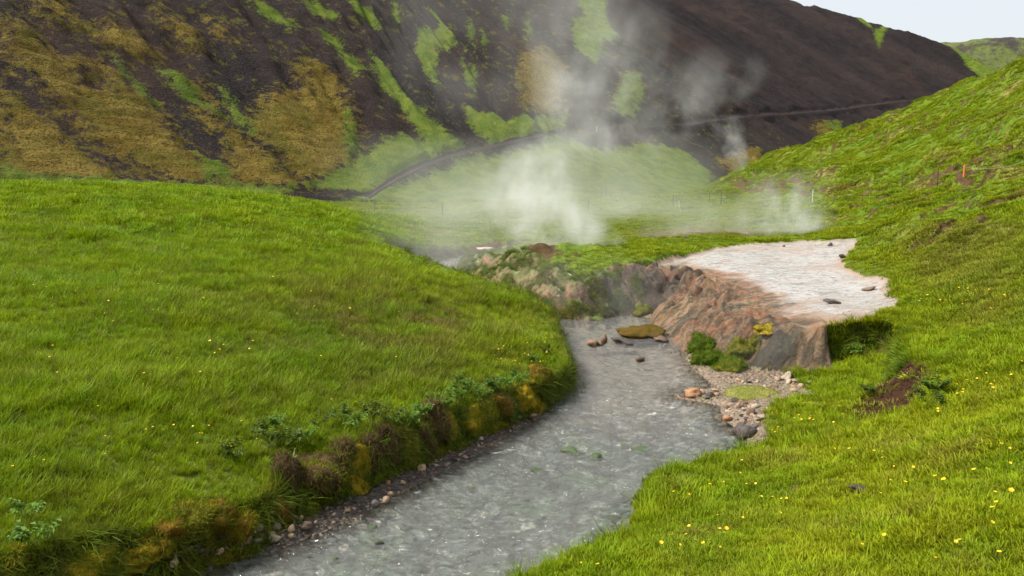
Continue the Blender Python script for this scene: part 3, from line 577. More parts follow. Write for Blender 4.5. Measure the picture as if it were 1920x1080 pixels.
link('footpath', mesh_np('footpath', PV.reshape(-1, 3), np.stack([k_[:-1, :-1], k_[1:, :-1], k_[1:, 1:], k_[:-1, 1:]], -1).reshape(-1, 4), M_path), kind='structure')
# far ridge closing the valley on the right
fk = np.linspace(.25, 1.15, 150); fd = np.linspace(0, 1, 60)
FK, FD = np.meshgrid(fk, fd, indexing='ij'); FYd = 400 + FD * 170 + 20 * noise(FK * 7, FD * 0, 401)
FX = FK * 560 + (FD - .5) * 20
ridge = np.interp(fk, [.25, .50, .56, .60, .66, .75, .9, 1.15], [60, 80, 83, 82.5, 84, 90, 105, 120])[:, None]
FZ = ridge * sstep(0, 1, np.minimum(FD * 1.25, 1)) ** .8 + (fbm(FX * .03, FYd * .03, 5, 411)) * 7 * sstep(0, .3, FD) - 1
kk = np.arange(FK.size).reshape(FK.shape)
m, t, out = material('far_ridge_cover'); p = pos(t); n = t.noise(p, .05, 6, .65); n2 = t.noise(p, .25, 5, .7)
c = t.mix(t.ss(n, .42, .55), (.035, .028, .026), (.095, .12, .022)); c = t.mix(t.ss(n2, .5, .65), c, (.05, .05, .02))
pbsdf(t, out, **{'Base Color': c, 'Roughness': 1.0, 'Normal': t.bump(n2, .8, 3.0)})
link('far_hill', mesh_np('far_hill', np.stack([FX, FYd, FZ], -1).reshape(-1, 3), np.stack([kk[:-1, :-1], kk[1:, :-1], kk[1:, 1:], kk[:-1, 1:]], -1).reshape(-1, 4), m), kind='structure')
# wide ground under everything out to the horizon
gv = np.array([[-3000, -60, -3.0], [3000, -60, -3.0], [3000, 3000, -3.0], [-3000, 3000, -3.0]])
link('ground', mesh_np('ground', gv, np.array([[0, 1, 2, 3]]), M_hill), kind='structure')

# ================================================================== stream water
wr = (rowsY > 4.5) & (rowsY < 46)
wX, wY = GX[wr], GY[wr]
wsd = g['water'][wr]; riff = np.exp(-((wY - 14.2 - .25 * wX) / 2.6) ** 2) + .55 * np.exp(-((wY - 9.5) / 2.5) ** 2) + .15
al = wX * .5 + wY * .86; ac = wX * .86 - wY * .5
wob = noise(wX * .8, wY * .8, 505)
wz = riff * (.065 * fbm(al * 2.1 + wob * .6, ac * 1.1, 4, 501) + .035 * (1 - np.abs(noise(al * 4.6 + wob, ac * 2.3, 511))) ) + .006 * fbm(al * 5, ac * 3, 3, 521)
wz = wz * sstep(-.1, .35, wsd)
wc = cavg(wsd) > -.06
ix = np.arange(wX.size).reshape(wX.shape); qf = np.stack([ix[:-1, :-1], ix[:-1, 1:], ix[1:, 1:], ix[1:, :-1]], -1)[wc]
u, inv = np.unique(qf, return_inverse=True)
m, t, out = material('stream_water'); p = pos(t)
geo_n = None
flow = t.mapv(p, (1, 1, 1), rot=(0, 0, R(-30)))
w1 = t.noise(t.mapv(p, (.9, 1.5, 1), rot=(0, 0, R(18))), 1.9, 3, .55, 1.6); w2 = t.noise(t.mapv(p, (.8, 1.7, 1), rot=(0, 0, R(-12))), 6.5, 3, .55, 1.2)
rf = t.at('riffle').outputs['Fac']
nb = t.bump(t.m('ADD', t.m('MULTIPLY', w1, 1.0), t.m('MULTIPLY', w2, .20)), t.m('MULTIPLY_ADD', rf, .6, .36), .48)
tr = t.n('ShaderNodeBsdfTransparent', {0: (.94, .97, .95)}); gl = t.n('ShaderNodeBsdfGlossy', {'Color': (1, 1, 1), 'Roughness': .075, 'Normal': nb})
milk = t.n('ShaderNodeBsdfDiffuse', {'Color': (.60, .60, .56)})
dep = t.at('depth').outputs['Fac']
mk = t.n('ShaderNodeMixShader', {0: t.m('MULTIPLY', dep, .11), 1: tr.outputs[0], 2: milk.outputs[0]})
fr = t.n('ShaderNodeFresnel', {'IOR': 1.36, 'Normal': nb})
ms = t.n('ShaderNodeMixShader', {0: fr.outputs[0], 1: mk.outputs[0], 2: gl.outputs[0]}); fo_ = t.n('ShaderNodeBsdfDiffuse', {'Color': (.82, .84, .84)}); fm = t.m('MULTIPLY', t.ss(t.noise(t.mapv(p, (1.0, 2.2, 1), rot=(0, 0, R(15))), 3.2, 6, .76, 1.2), .565, .68), t.m('MULTIPLY', t.ss(rf, .55, 1.05), .32)); m2 = t.n('ShaderNodeMixShader', {0: fm, 1: ms.outputs[0], 2: fo_.outputs[0]}); t.nt.links.new(m2.outputs[0], out.inputs[0])
M_water = m
me = mesh_np('stream_water', np.stack([wX, wY, wz], -1).reshape(-1, 3)[u], inv.reshape(qf.shape), m)
attr(me, 'riffle', np.clip(riff, 0, 1.3).ravel()[u]); attr(me, 'depth', sstep(0, .7, wsd).ravel()[u]); link('stream_water', me, kind='structure')
# ================================================================== grass: tufts scattered over the ground
def leaf_mat(name, root, tip, alt, sheen=.35):
    m, t, out = material(name); p = pos(t); tp = t.at('tip').outputs['Fac']; tn = t.at('tint', False).outputs['Fac']
    big = t.noise(p, .28, 4, .6); mid = t.noise(p, 1.7, 3)
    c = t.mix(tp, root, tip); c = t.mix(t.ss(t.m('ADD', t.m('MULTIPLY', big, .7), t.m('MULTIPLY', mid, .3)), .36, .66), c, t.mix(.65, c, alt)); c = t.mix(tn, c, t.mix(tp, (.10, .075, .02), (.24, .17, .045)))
    rnd = t.n('ShaderNodeObjectInfo').outputs['Random']; hsv = t.n('ShaderNodeHueSaturation', {'Hue': t.m('MULTIPLY_ADD', rnd, .03, .485), 'Value': t.m('MULTIPLY_ADD', rnd, .85, .55), 'Color': c})
    b = t.n('ShaderNodeBsdfPrincipled', {'Base Color': hsv.outputs[0], 'Roughness': .55, 'Specular IOR Level': .12}); tr = t.n('ShaderNodeBsdfTranslucent', {0: hsv.outputs[0]})
    mx = t.n('ShaderNodeMixShader', {0: sheen, 1: b.outputs[0], 2: tr.outputs[0]}); t.nt.links.new(mx.outputs[0], out.inputs[0]); return m
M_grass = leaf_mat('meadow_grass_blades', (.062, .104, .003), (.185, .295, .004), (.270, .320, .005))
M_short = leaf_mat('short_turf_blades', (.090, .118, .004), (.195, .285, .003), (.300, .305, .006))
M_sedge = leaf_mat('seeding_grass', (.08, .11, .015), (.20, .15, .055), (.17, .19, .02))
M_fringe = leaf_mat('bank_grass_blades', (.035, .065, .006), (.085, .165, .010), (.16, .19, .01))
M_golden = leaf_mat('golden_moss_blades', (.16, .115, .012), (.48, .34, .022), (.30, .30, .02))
def tuft(n, h, spread, wid, lean, seed, kind=0):
    r = np.random.RandomState(seed); V, F, TP = [], [], []
    for i in range(n):
        a = r.rand() * 6.283; rr = spread * math.sqrt(r.rand()); x, y = rr * math.cos(a), rr * math.sin(a)
        b = a + r.randn() * .9; hh = h * (.55 + .6 * r.rand()); ln = lean * hh * (.3 + r.rand()); w = wid * (.7 + .6 * r.rand())
        wx, wy = -math.sin(b) * w, math.cos(b) * w; k = len(V)
        pts = [(0, 0), (.5, .30), (.85, .70), (1.0, 1.0)] if kind != 2 else [(0, 0), (.6, .2), (.9, .6), (1.0, 1.0)]
        for j, (hz, lx) in enumerate(pts):
            ww = (1, .85, .55, 0)[j]; cx, cy_, cz = x + math.cos(b) * ln * lx, y + math.sin(b) * ln * lx, hh * hz - .02
            if j < 3: V += [(cx - wx * ww, cy_ - wy * ww, cz), (cx + wx * ww, cy_ + wy * ww, cz)]; TP += [hz, hz]
            else: V.append((cx, cy_, cz)); TP.append(1.0)
        F += [(k, k + 1, k + 3), (k, k + 3, k + 2), (k + 2, k + 3, k + 5), (k + 2, k + 5, k + 4), (k + 4, k + 5, k + 6)]
        if kind == 1 and i % 2 == 0:      # seed head
            k2 = len(V); tx_, ty_, tz_ = V[k + 6]
            V += [(tx_ - .006, ty_, tz_ - .05), (tx_ + .006, ty_, tz_ - .05), (tx_, ty_ + .004, tz_ + .03)]; TP += [1, 1, 1]; F.append((k2, k2 + 1, k2 + 2))
    return np.array(V), np.array(F), np.array(TP)
def tuft_collection(name, specs, mat):
    c = bpy.data.collections.new(name)
    for i, sp in enumerate(specs):
        V, F, TP = tuft(*sp); me = mesh_np(name, V, F, mat, False); attr(me, 'tip', TP); o = bpy.data.objects.new(name, me); c.objects.link(o)
    return c
C_long = tuft_collection('long_tuft', [(26, .30, .17, .0065, .7, i) for i in range(5)] + [(20, .38, .16, .007, 1.0, 9), (12, .18, .14, .018, 1.3, 10)], M_grass)
C_sedge = tuft_collection('seed_tuft', [(14, .42, .16, .0045, .35, 20 + i, 1) for i in range(3)], M_sedge)
C_short = tuft_collection('short_tuft', [(30, .085, .13, .0055, .9, 40 + i) for i in range(4)] + [(22, .13, .12, .006, 1.0, 47), (16, .05, .12, .015, 1.4, 48)], M_short)
C_far = tuft_collection('far_tuft', [(34, .20, .42, .022, .8, 60 + i) for i in range(4)], M_short)
C_farm = tuft_collection('far_meadow_tuft', [(34, .34, .42, .018, .7, 70 + i) for i in range(4)], M_grass)
C_fringe = tuft_collection('fringe_tuft', [(24, .26, .10, .006, 1.5, 80 + i, 2) for i in range(4)], M_fringe)
_gn = {}
def instancer(coll):
    ng = bpy.data.node_groups.new('scatter_' + coll.name, 'GeometryNodeTree')
    ng.interface.new_socket('Geometry', in_out='INPUT', socket_type='NodeSocketGeometry'); ng.interface.new_socket('Geometry', in_out='OUTPUT', socket_type='NodeSocketGeometry')
    nd = ng.nodes; gi, go = nd.new('NodeGroupInput'), nd.new('NodeGroupOutput'); ci = nd.new('GeometryNodeCollectionInfo'); ci.inputs[0].default_value = coll; ci.inputs[1].default_value = True; ci.inputs[2].default_value = True
    ip = nd.new('GeometryNodeInstanceOnPoints'); ip.inputs['Pick Instance'].default_value = True
    def na(nm, dt):
        a = nd.new('GeometryNodeInputNamedAttribute'); a.data_type = dt; a.inputs[0].default_value = nm; return a.outputs[0]
    e = nd.new('FunctionNodeEulerToRotation'); L = ng.links.new
    L(gi.outputs[0], ip.inputs['Points']); L(ci.outputs[0], ip.inputs['Instance']); L(na('pick', 'INT'), ip.inputs['Instance Index'])
    L(na('rot', 'FLOAT_VECTOR'), e.inputs[0]); L(e.outputs[0], ip.inputs['Rotation']); L(na('size', 'FLOAT_VECTOR'), ip.inputs['Scale']); L(ip.outputs[0], go.inputs[0]); return ng
def euler_for(N, yaw):
    """XYZ Euler of the frame whose Z is N, turned by yaw about it"""
    N = N / np.linalg.norm(N, axis=1, keepdims=True); c, s_ = np.cos(yaw), np.sin(yaw)
    a = np.stack([c, s_, np.zeros_like(c)], -1); a = a - N * (a * N).sum(1, keepdims=True); a /= np.linalg.norm(a, axis=1, keepdims=True) + 1e-9; b = np.cross(N, a)
    return np.stack([np.arctan2(b[:, 2], N[:, 2]), np.arcsin(np.clip(-a[:, 2], -1, 1)), np.arctan2(a[:, 1], a[:, 0])], -1)
def scatter_points(name, coll, P, rot, size, tint, kind='stuff'):
    me = bpy.data.meshes.new(name); me.vertices.add(len(P)); me.vertices.foreach_set('co', np.ascontiguousarray(P, np.float32).ravel())
    me.attributes.new('rot', 'FLOAT_VECTOR', 'POINT').data.foreach_set('vector', np.ascontiguousarray(rot, np.float32).ravel())
    me.attributes.new('size', 'FLOAT_VECTOR', 'POINT').data.foreach_set('vector', np.ascontiguousarray(size, np.float32).ravel())
    me.attributes.new('pick', 'INT', 'POINT').data.foreach_set('value', RS.randint(0, len(coll.objects), len(P)).astype(np.int32)); attr(me, 'tint', tint)
    o = link(name, me, kind=kind); md = o.modifiers.new('scatter', 'NODES'); md.node_group = instancer(coll); return o
gzy, gzx = np.gradient(GZ, axis=0), np.gradient(GZ, axis=1); gxy, gxx = np.gradient(GX, axis=0), np.gradient(GX, axis=1); gyy, gyx = np.gradient(GY, axis=0), np.gradient(GY, axis=1)
e1 = np.stack([gxx, gyx, gzx], -1); e2 = np.stack([gxy, gyy, gzy], -1); GN = np.cross(e1, e2); cellarea = np.linalg.norm(GN, axis=-1)[:-1, :-1]; GN = GN / (np.linalg.norm(GN, axis=-1, keepdims=True) + 1e-12); GN[GN[..., 2] < 0] *= -1
cSoil = cavg(soil); cDry = cavg(dry); cN = GN[:-1, :-1]
def sample(dens, seed):
    r = np.random.RandomState(seed); w = (dens * cellarea); w = np.where(np.abs(cX / np.maximum(cY, 2.5)) < np.where(cY < 20, 1.15, .80), w, 0); n = r.poisson(w).ravel()
    ci = np.repeat(np.arange(w.size), n); i, j = np.unravel_index(ci, w.shape); a, b = r.rand(len(ci)), r.rand(len(ci))
    def bl(G): return G[i, j] * ((1 - a) * (1 - b))[(...,) + (None,) * (G.ndim - 2)] + G[i + 1, j] * (a * (1 - b))[(...,) + (None,) * (G.ndim - 2)] + G[i + 1, j + 1] * (a * b)[(...,) + (None,) * (G.ndim - 2)] + G[i, j + 1] * ((1 - a) * b)[(...,) + (None,) * (G.ndim - 2)]
    return np.stack([bl(GX), bl(GY), bl(GZ)], -1), bl(GN), i, j, r
def grass(name, coll, dens, seed, size, align=.5, tint=None, sink=0.0):
    P, N, i, j, r = sample(dens, seed); n = len(P)
    if not n: return
    NN = N * align + np.array([0, 0, 1]) * (1 - align) + r.randn(n, 3) * .06; rot = euler_for(NN, r.rand(n) * 6.283)
    s = size(P, r) ; sz = np.stack([s, s, s * (.8 + .45 * r.rand(n))], -1); P[:, 2] -= sink
    tn = np.clip((tint(P, r) if tint else np.zeros(n)), 0, 1); scatter_points(name, coll, P, rot, sz, tn); return n
near = np.clip(cY, 3, 200); onleft = (zone == 0); onright = (zone == 1)
hgt = lambda P: .72 + .55 * sstep(-.25, .35, fbm(P[:, 0] * .35, P[:, 1] * .35, 3, 601)) + .25 * noise(P[:, 0] * 1.6, P[:, 1] * 1.6, 602)
dist_k = lambda P: np.clip(P[:, 1] / 12, .75, 2.2) ** .5
bare = 1 - sstep(.35, .75, cSoil)
cnt = []
def lookup(G, P):
    i = np.clip(np.searchsorted(rowsY, P[:, 1]), 0, NR - 1); j = np.clip(np.searchsorted(colsK, P[:, 0] / np.maximum(P[:, 1], 1)), 0, NC - 1); return G[i, j]
def edge(P, lo=.62, wd=1.2): return lo + (1 - lo) * sstep(-.1, wd, -lookup(g['d'], P))
olive = lambda P, r: .75 * np.exp(-(((P[:, 0] + 2.5) / 3.5) ** 2 + ((P[:, 1] - 19.5) / 4.5) ** 2)) * sstep(-.3, .4, fbm(P[:, 0] * .9, P[:, 1] * .9, 3, 603)) + .10 * (noise(P[:, 0] * .5, P[:, 1] * .5, 604) > .35)
pale = sstep(.1, .35, fbm(cX * .45, cY * .3, 3, 605))
d0 = onleft * (cY < 27) * 200 * (11 / np.maximum(near, 8)) ** 1.15 * bare
cnt.append(grass('meadow_grass', C_long, d0, 1, lambda P, r: hgt(P) * dist_k(P) * .52 * edge(P), .45, olive))
d1 = onleft * (cY < 30) * 9 * (.25 + np.exp(-(((cX + 2.5) / 4) ** 2 + ((cY - 19) / 5) ** 2)) * 1.6) * (11 / np.maximum(near, 8)) ** .6 * bare
cnt.append(grass('seeding_grass', C_sedge, d1, 2, lambda P, r: hgt(P) * dist_k(P) * .60 * edge(P), .3))
d2 = onleft * (cY >= 26) * 22 * (30 / np.maximum(near, 20)) ** 1.0 * bare
cnt.append(grass('far_meadow_grass', C_farm, d2, 3, lambda P, r: hgt(P) * (.42 + .008 * P[:, 1]) * edge(P, .3, 2.5), .5))
rt = (onright | (zone == 7)) & (cY < 24)
d3 = rt * 340 * (8 / np.maximum(near, 5)) ** 1.25 * bare * (1 - .45 * np.clip(cDry, 0, 1) * (cY < 14))
dryat = lambda P, r: np.clip(np.interp(P[:, 1], [0, 200], [1, 1]) * .8 * terr_dry(P) * (.5 + r.rand(len(P)) * .7), 0, 1)
def terr_dry(P): return lookup(dry, P)
cnt.append(grass('short_turf', C_short, d3, 4, lambda P, r: (.85 + .5 * sstep(-.2, .4, fbm(P[:, 0] * .7, P[:, 1] * .7, 3, 611))) * np.clip(P[:, 1] / 9, .8, 2.0) ** .55 * edge(P, .7, .6) * .8, .6, dryat))
edge_r = (onright | (zone == 7)) * np.exp(-np.abs(cavg(g['d'])) / .35) * (cavg(g['ter']) < -.05) + (zone == 7) * .6
d4 = edge_r * 45 * (cY < 24) * (10 / np.maximum(near, 6)) ** .8
cnt.append(grass('bank_edge_grass', C_long, d4, 5, lambda P, r: .42 + .25 * r.rand(len(P)), .7))
hang = (zone == 7) | (onright & c_ins & (c_s < .98))
wall = sstep(.75, .35, cN[..., 2])
cnt.append(grass('overhanging_grass', C_fringe, hang * wall * 130 * sstep(.1, .3, c_s), 6, lambda P, r: .45 + .5 * r.rand(len(P)), .85))
far = ((zone == 2) | (zone == 3) | (onright & (cY >= 23)))
d5 = far * 30 * (32 / np.maximum(near, 20)) ** 1.25 * bare * (1 - .5 * np.clip(cavg(g['wild']) * 1.3, 0, 1)) * (c_ter < -.1)
cnt.append(grass('hillside_grass', C_far, d5, 7, lambda P, r: (.55 + .5 * sstep(-.2, .4, fbm(P[:, 0] * .3, P[:, 1] * .25, 3, 621))) * (.30 + .008 * P[:, 1]) * (1 - .65 * np.clip(lookup(g['wild'], P) * 1.3, 0, 1)), .75, dryat))
d6 = (zone == 0) * c_ins * sstep(.9, .5, cN[..., 2]) * 120 * sstep(-.3, .2, fbm(cX * 2.2, cY * 2.2, 3, 631)) * (cZ > .18)
cnt.append(grass('bank_face_grass', C_fringe, d6, 8, lambda P, r: .65 + .5 * r.rand(len(P)), .8, lambda P, r: .35 * r.rand(len(P))))
d7 = ((zone == 9) & (cZ > .25)) * 55 * sstep(.55, .8, cN[..., 2]) * sstep(-.2, .2, fbm(cX * 1.2, cY * 1.2, 3, 641))
cnt.append(grass('mossy_bank_grass', C_fringe, d7, 9, lambda P, r: .4 + .3 * r.rand(len(P)), .6, lambda P, r: .3 * r.rand(len(P))))
C_mossy = tuft_collection('moss_fringe', [(34, .075, .11, .0045, 1.1, 120 + i) for i in range(3)], M_golden)
C_moss2 = tuft_collection('olive_fringe', [(30, .10, .11, .0045, 1.2, 130 + i) for i in range(3)], M_fringe)
fl_ = (zone == 0) * c_ins * (c_s < .99) * (cY < 30)
mn = fbm(cX * 1.5, cY * 1.5, 3, 651)
cnt.append(grass('bank_moss', C_mossy, fl_ * 240 * sstep(-.1, .2, mn), 10, lambda P, r: .7 + .6 * r.rand(len(P)), .9, lambda P, r: .25 * r.rand(len(P)) ** 2))
cnt.append(grass('bank_moss_green', C_moss2, fl_ * 240 * sstep(.15, -.15, mn), 11, lambda P, r: .7 + .6 * r.rand(len(P)), .9, lambda P, r: .6 * r.rand(len(P)) ** 2))
cnt.append(grass('scar_grass', C_short, (zone == 8) * 40 * sstep(0, .3, fbm(cX * 2, cY * 2, 3, 661)), 12, lambda P, r: .8 + .6 * r.rand(len(P)), .6, lambda P, r: .7 * r.rand(len(P))))
cnt.append(grass('bank_wall_moss', C_moss2, ((zone == 9) & (cZ > .1) | onface & (c_K == 1) & (cX < 4.3) & (cZ > .5)) * 120 * sstep(-.05, .3, fbm(cX * 1.6, cY * 1.6, 3, 671)), 13, lambda P, r: .7 + .6 * r.rand(len(P)), .9, lambda P, r: .5 * r.rand(len(P))))
# ================================================================== things: stones, moss, plants, flowers, fence
def ico(sub):
    bm = bmesh.new(); bmesh.ops.create_icosphere(bm, subdivisions=sub, radius=1.0); V = np.array([v.co[:] for v in bm.verts]); F = np.array([[v.index for v in f.verts] for f in bm.faces]); bm.free(); return V, F
ICO = {1: ico(1), 2: ico(2), 3: ico(3), 4: ico(4)}
def n3(V, f, seed): return (noise(V[:, 0] * f + seed, V[:, 1] * f + V[:, 2] * f * .7, seed) + noise(V[:, 1] * f - seed, V[:, 2] * f + 3.3, seed + 1) + noise(V[:, 2] * f, V[:, 0] * f + 1.7, seed + 2)) / 1.6
def rock_mesh(name, seed, scale, mat, sub=2, rough=.28, flat=False, cuts=5):
    V, F = ICO[sub]; V = V.copy(); r = np.random.RandomState(seed)
    for k in range(cuts):            # broken facets
        n = r.randn(3); n /= np.linalg.norm(n); dd = V @ n - (.55 + .3 * r.rand()); V = V - np.where(dd > 0, dd, 0)[:, None] * n
    V = V * (1 + rough * n3(V, 1.3, seed))[:, None] * (1 + .25 * rough * n3(V, 4.1, seed + 5))[:, None]
    V = V * np.array(scale); return mesh_np(name, V, F, mat, not flat)
def rock_mat(name, c1, c2, rough=.7, mossc=None, scale=6):
    m, t, out = material(name); p = t.n('ShaderNodeTexCoord').outputs['Object']; n = t.noise(p, scale, 5, .65); f = t.noise(p, scale * 6, 4, .7)
    rnd = t.n('ShaderNodeObjectInfo').outputs['Random']
    c = t.mix(n, c1, c2); c = t.mix(t.ss(f, .55, .7), c, tuple(x * .45 for x in c1))
    if mossc: nz = t.n('ShaderNodeSeparateXYZ', {0: t.n('ShaderNodeNewGeometry').outputs['Normal']}).outputs[2]; c = t.mix(t.ss(t.m('ADD', nz, t.m('MULTIPLY', t.m('SUBTRACT', n, .5), 1.2)), .35, .7), c, mossc)
    c = t.n('ShaderNodeHueSaturation', {'Value': t.m('MULTIPLY_ADD', rnd, .5, .75), 'Color': c}).outputs[0]
    pbsdf(t, out, **{'Base Color': c, 'Roughness': rough, 'Normal': t.bump(t.m('ADD', n, f), .8, .03)}); return m
R_tan = rock_mat('tan_stone', (.36, .23, .13), (.50, .36, .24)); R_grey = rock_mat('grey_stone', (.13, .11, .095), (.24, .21, .18)); R_dark = rock_mat('dark_wet_stone', (.035, .03, .026), (.10, .075, .06), .4)
R_rust = rock_mat('rusty_stone', (.24, .11, .05), (.42, .22, .10)); R_cream = rock_mat('cream_stone', (.38, .30, .21), (.55, .46, .35)); R_green = rock_mat('algae_stone', (.03, .035, .022), (.075, .08, .05), .4, (.05, .085, .022), 9)
R_orange = rock_mat('orange_crusted_rock', (.10, .085, .05), (.17, .13, .07), .7, (.28, .15, .025), 5); R_blue = rock_mat('bluish_slab_stone', (.09, .09, .095), (.16, .165, .17))
R_trio = rock_mat('wet_brown_rock', (.13, .075, .04), (.27, .165, .09), .45); R_clod = rock_mat('dark_clod', (.035, .026, .02), (.085, .06, .045), .95); R_brown = rock_mat('brown_rock', (.10, .06, .04), (.20, .13, .085))
def moss_mat(name, a, b, c3):
    m, t, out = material(name); p = t.n('ShaderNodeTexCoord').outputs['Object']; n = t.noise(p, 5, 5, .65); f = t.noise(p, 34, 4, .75)
    c = t.mix(t.ss(n, .35, .65), a, b); c = t.mix(t.ss(f, .52, .72), c, c3)
    pbsdf(t, out, **{'Base Color': c, 'Roughness': 1.0, 'Specular IOR Level': .08, 'Normal': t.bump(t.m('ADD', f, n), 1.0, .05)}); return m
S_gold = moss_mat('golden_moss', (.34, .225, .015), (.46, .33, .025), (.17, .13, .012)); S_root = moss_mat('root_mat', (.055, .035, .018), (.13, .085, .04), (.025, .016, .01)); S_olive = moss_mat('olive_moss', (.11, .11, .014), (.20, .19, .025), (.06, .06, .01))
S_green = moss_mat('green_moss', (.055, .095, .010), (.10, .16, .015), (.035, .06, .008)); S_rust = moss_mat('rust_moss', (.17, .085, .016), (.27, .155, .02), (.08, .045, .01)); S_lowrock = moss_mat('orange_brown_moss', (.16, .085, .012), (.10, .075, .025), (.05, .035, .015)); S_pale = moss_mat('pale_green_moss', (.20, .205, .045), (.29, .28, .08), (.13, .15, .03))
B_root = leaf_mat('dry_root_blades', (.09, .058, .022), (.29, .195, .07), (.2, .14, .05)); B_green = leaf_mat('clump_grass_blades', (.05, .085, .006), (.12, .20, .006), (.18, .22, .008)); B_gold = M_golden; B_olive = leaf_mat('olive_moss_blades', (.08, .08, .01), (.20, .20, .02), (.17, .2, .02))
def fuzz(name, V, F, mat, n, ln, wid, seed, droop=.35, cond=None):
    """short blades growing from a lump's surface"""
    r = np.random.RandomState(seed); a, b, c = V[F[:, 0]], V[F[:, 1]], V[F[:, 2]]; N = np.cross(b - a, c - a); ar = np.linalg.norm(N, axis=1); N = N / (ar[:, None] + 1e-12); w = ar * (N[:, 2] > -.45)
    k = r.choice(len(F), n, p=w / w.sum()); u, v = r.rand(n), r.rand(n); fl = u + v > 1; u[fl], v[fl] = 1 - u[fl], 1 - v[fl]
    P = a[k] + (b - a)[k] * u[:, None] + (c - a)[k] * v[:, None]; d = N[k] * .7 + np.array([0, 0, .45]) + r.randn(n, 3) * .35; d /= np.linalg.norm(d, axis=1, keepdims=True)
    L = ln * (.5 + .8 * r.rand(n))[:, None]; s_ = np.cross(d, r.randn(n, 3)); s_ = s_ / (np.linalg.norm(s_, axis=1, keepdims=True) + 1e-9) * wid
    M = P + d * L * .6; E = P + d * L + np.array([0, 0, -1]) * L * droop
    VV = np.stack([P - s_, P + s_, M + s_ * .7, M - s_ * .7, E], 1).reshape(-1, 3); q_ = np.arange(n)[:, None] * 5
    FF = np.concatenate([q_ + [0, 1, 2], q_ + [0, 2, 3], q_ + [3, 2, 4]]); me = mesh_np(name, VV, FF, mat, False); attr(me, 'tip', np.tile([0, 0, .6, .6, 1.0], n)); return me
def clump(name, px, py, w, h, dep, moss, blades, label, cat, seed, nb=260, bl=.09, squash=1.0, group=None, sink=.35, green=0):
    p = hits([(px, py)])[0]; p = tz(px, py, .02) if p[2] < 0 else p; o = empty(name, p); tag(o, label, cat, group)
    V, F = ICO[4]; V = V.copy(); V = np.sign(V) * np.abs(V) ** (.85 if name == 'moss_clump' else 1.1)
    V = V * (1 + (.34 if name == 'moss_clump' else .48) * n3(V, .9 if name == 'moss_clump' else 1.3, seed) + .20 * n3(V * [1.6, 1.6, .7], 2.0, seed + 9) + .09 * n3(V, 5.5, seed + 4) + .05 * n3(V, 12.0, seed + 6))[:, None]; V = V * np.array([w / 2, dep / 2, h / 2]) + np.array([0, dep * .32, 0])
    b = link('moss_body', mesh_np('moss_body', V, F, moss), o)
    if nb: f = link('moss_tufts', fuzz('moss_tufts', V, F, blades, nb, bl, .0028, seed), o); f['kind'] = 'stuff'
    if nb: f = link('grass_tufts', fuzz('grass_tufts', V, F, B_green, int(green * 2.6) + (130 if name == 'moss_clump' else 30), bl * 1.4 + .07, .0035, seed + 77, .7), o); f['kind'] = 'stuff'
    return o
CL = [ # px, py, width px, height px, moss, blades, blades length, label, green
 (1013, 713, 42, 44, S_rust, B_olive, .06, 'rusty moss clump at the tip of the meadow where the bank bends', 60),
 (978, 752, 46, 46, S_gold, B_gold, .07, 'golden moss clump next upstream of the brown stranded rock', 40),
 (933, 768, 40, 50, S_rust, B_root, .10, 'hay covered rust moss clump hanging over the gravel strip', 50),
 (907, 782, 40, 56, S_olive, B_gold, .07, 'yellow green moss clump between the hay covered clump and the broad golden mound', 60),
 (875, 798, 56, 58, S_gold, B_gold, .07, 'broad golden green moss mound high on the left bank', 90),
 (837, 812, 30, 66, S_gold, B_gold, .05, 'narrow golden moss column beside the brown dry root mat', 10),
 (810, 797, 54, 74, S_root, B_root, .13, 'brown dry root mat hanging from the left bank, the largest', 0),
 (793, 845, 38, 82, S_root, B_olive, .05, 'dark brown peat column under leafy plants above a round tan stone', 10),
 (758, 852, 58, 92, S_olive, B_olive, .06, 'olive moss column topped by leafy plants', 40),
 (722, 845, 44, 94, S_root, B_root, .06, 'dark peat column left of the olive moss column', 10),
 (690, 866, 48, 86, S_root, B_root, .12, 'hay draped peat clod right of the tall golden moss clump', 30),
 (662, 878, 52, 78, S_gold, B_gold, .06, 'tall golden moss clump above the lone golden mound', 20),
 (655, 917, 56, 52, S_gold, B_gold, .06, 'low golden mound nearest the water beside two pale stones', 90),
 (632, 858, 50, 58, S_root, B_root, .12, 'frayed brown root mat behind the tall golden moss clump', 20),
 (582, 905, 92, 74, S_root, B_gold, .07, 'wide peat overhang with a golden moss brim and dark hollow', 80),
 (533, 902, 44, 78, S_root, B_root, .06, 'dark peat clod right below the dead stick', 10),
 (520, 962, 34, 50, S_rust, B_root, .04, 'bare rusty peat clod at the end of the grassy tussock', 0),
 (436, 992, 60, 56, S_rust, B_gold, .07, 'rust brown moss clump above the scattered flat stones', 50),
 (389, 980, 64, 56, S_rust, B_olive, .06, 'rusty moss clump half hidden by grass near the flat stones', 90),
 (350, 988, 62, 60, S_olive, B_gold, .07, 'golden green tussock left of the rusty moss clumps', 120),
 (303, 1010, 66, 50, S_rust, B_gold, .05, 'low rusty gold moss clump above the lone tan stone', 40),
 (276, 1030, 54, 44, S_rust, B_gold, .05, 'small rust moss clump wedged beside the bright golden cushion', 10),
 (245, 1054, 96, 54, S_gold, B_gold, .06, 'bright golden moss cushion lowest on the left bank, very wide', 70),
 (168, 1060, 54, 56, S_gold, B_gold, .06, 'round golden moss cushion with grass on its far side', 50),
 (125, 1082, 76, 40, S_gold, B_gold, .05, 'golden moss cushion farthest left along the bank', 30)]
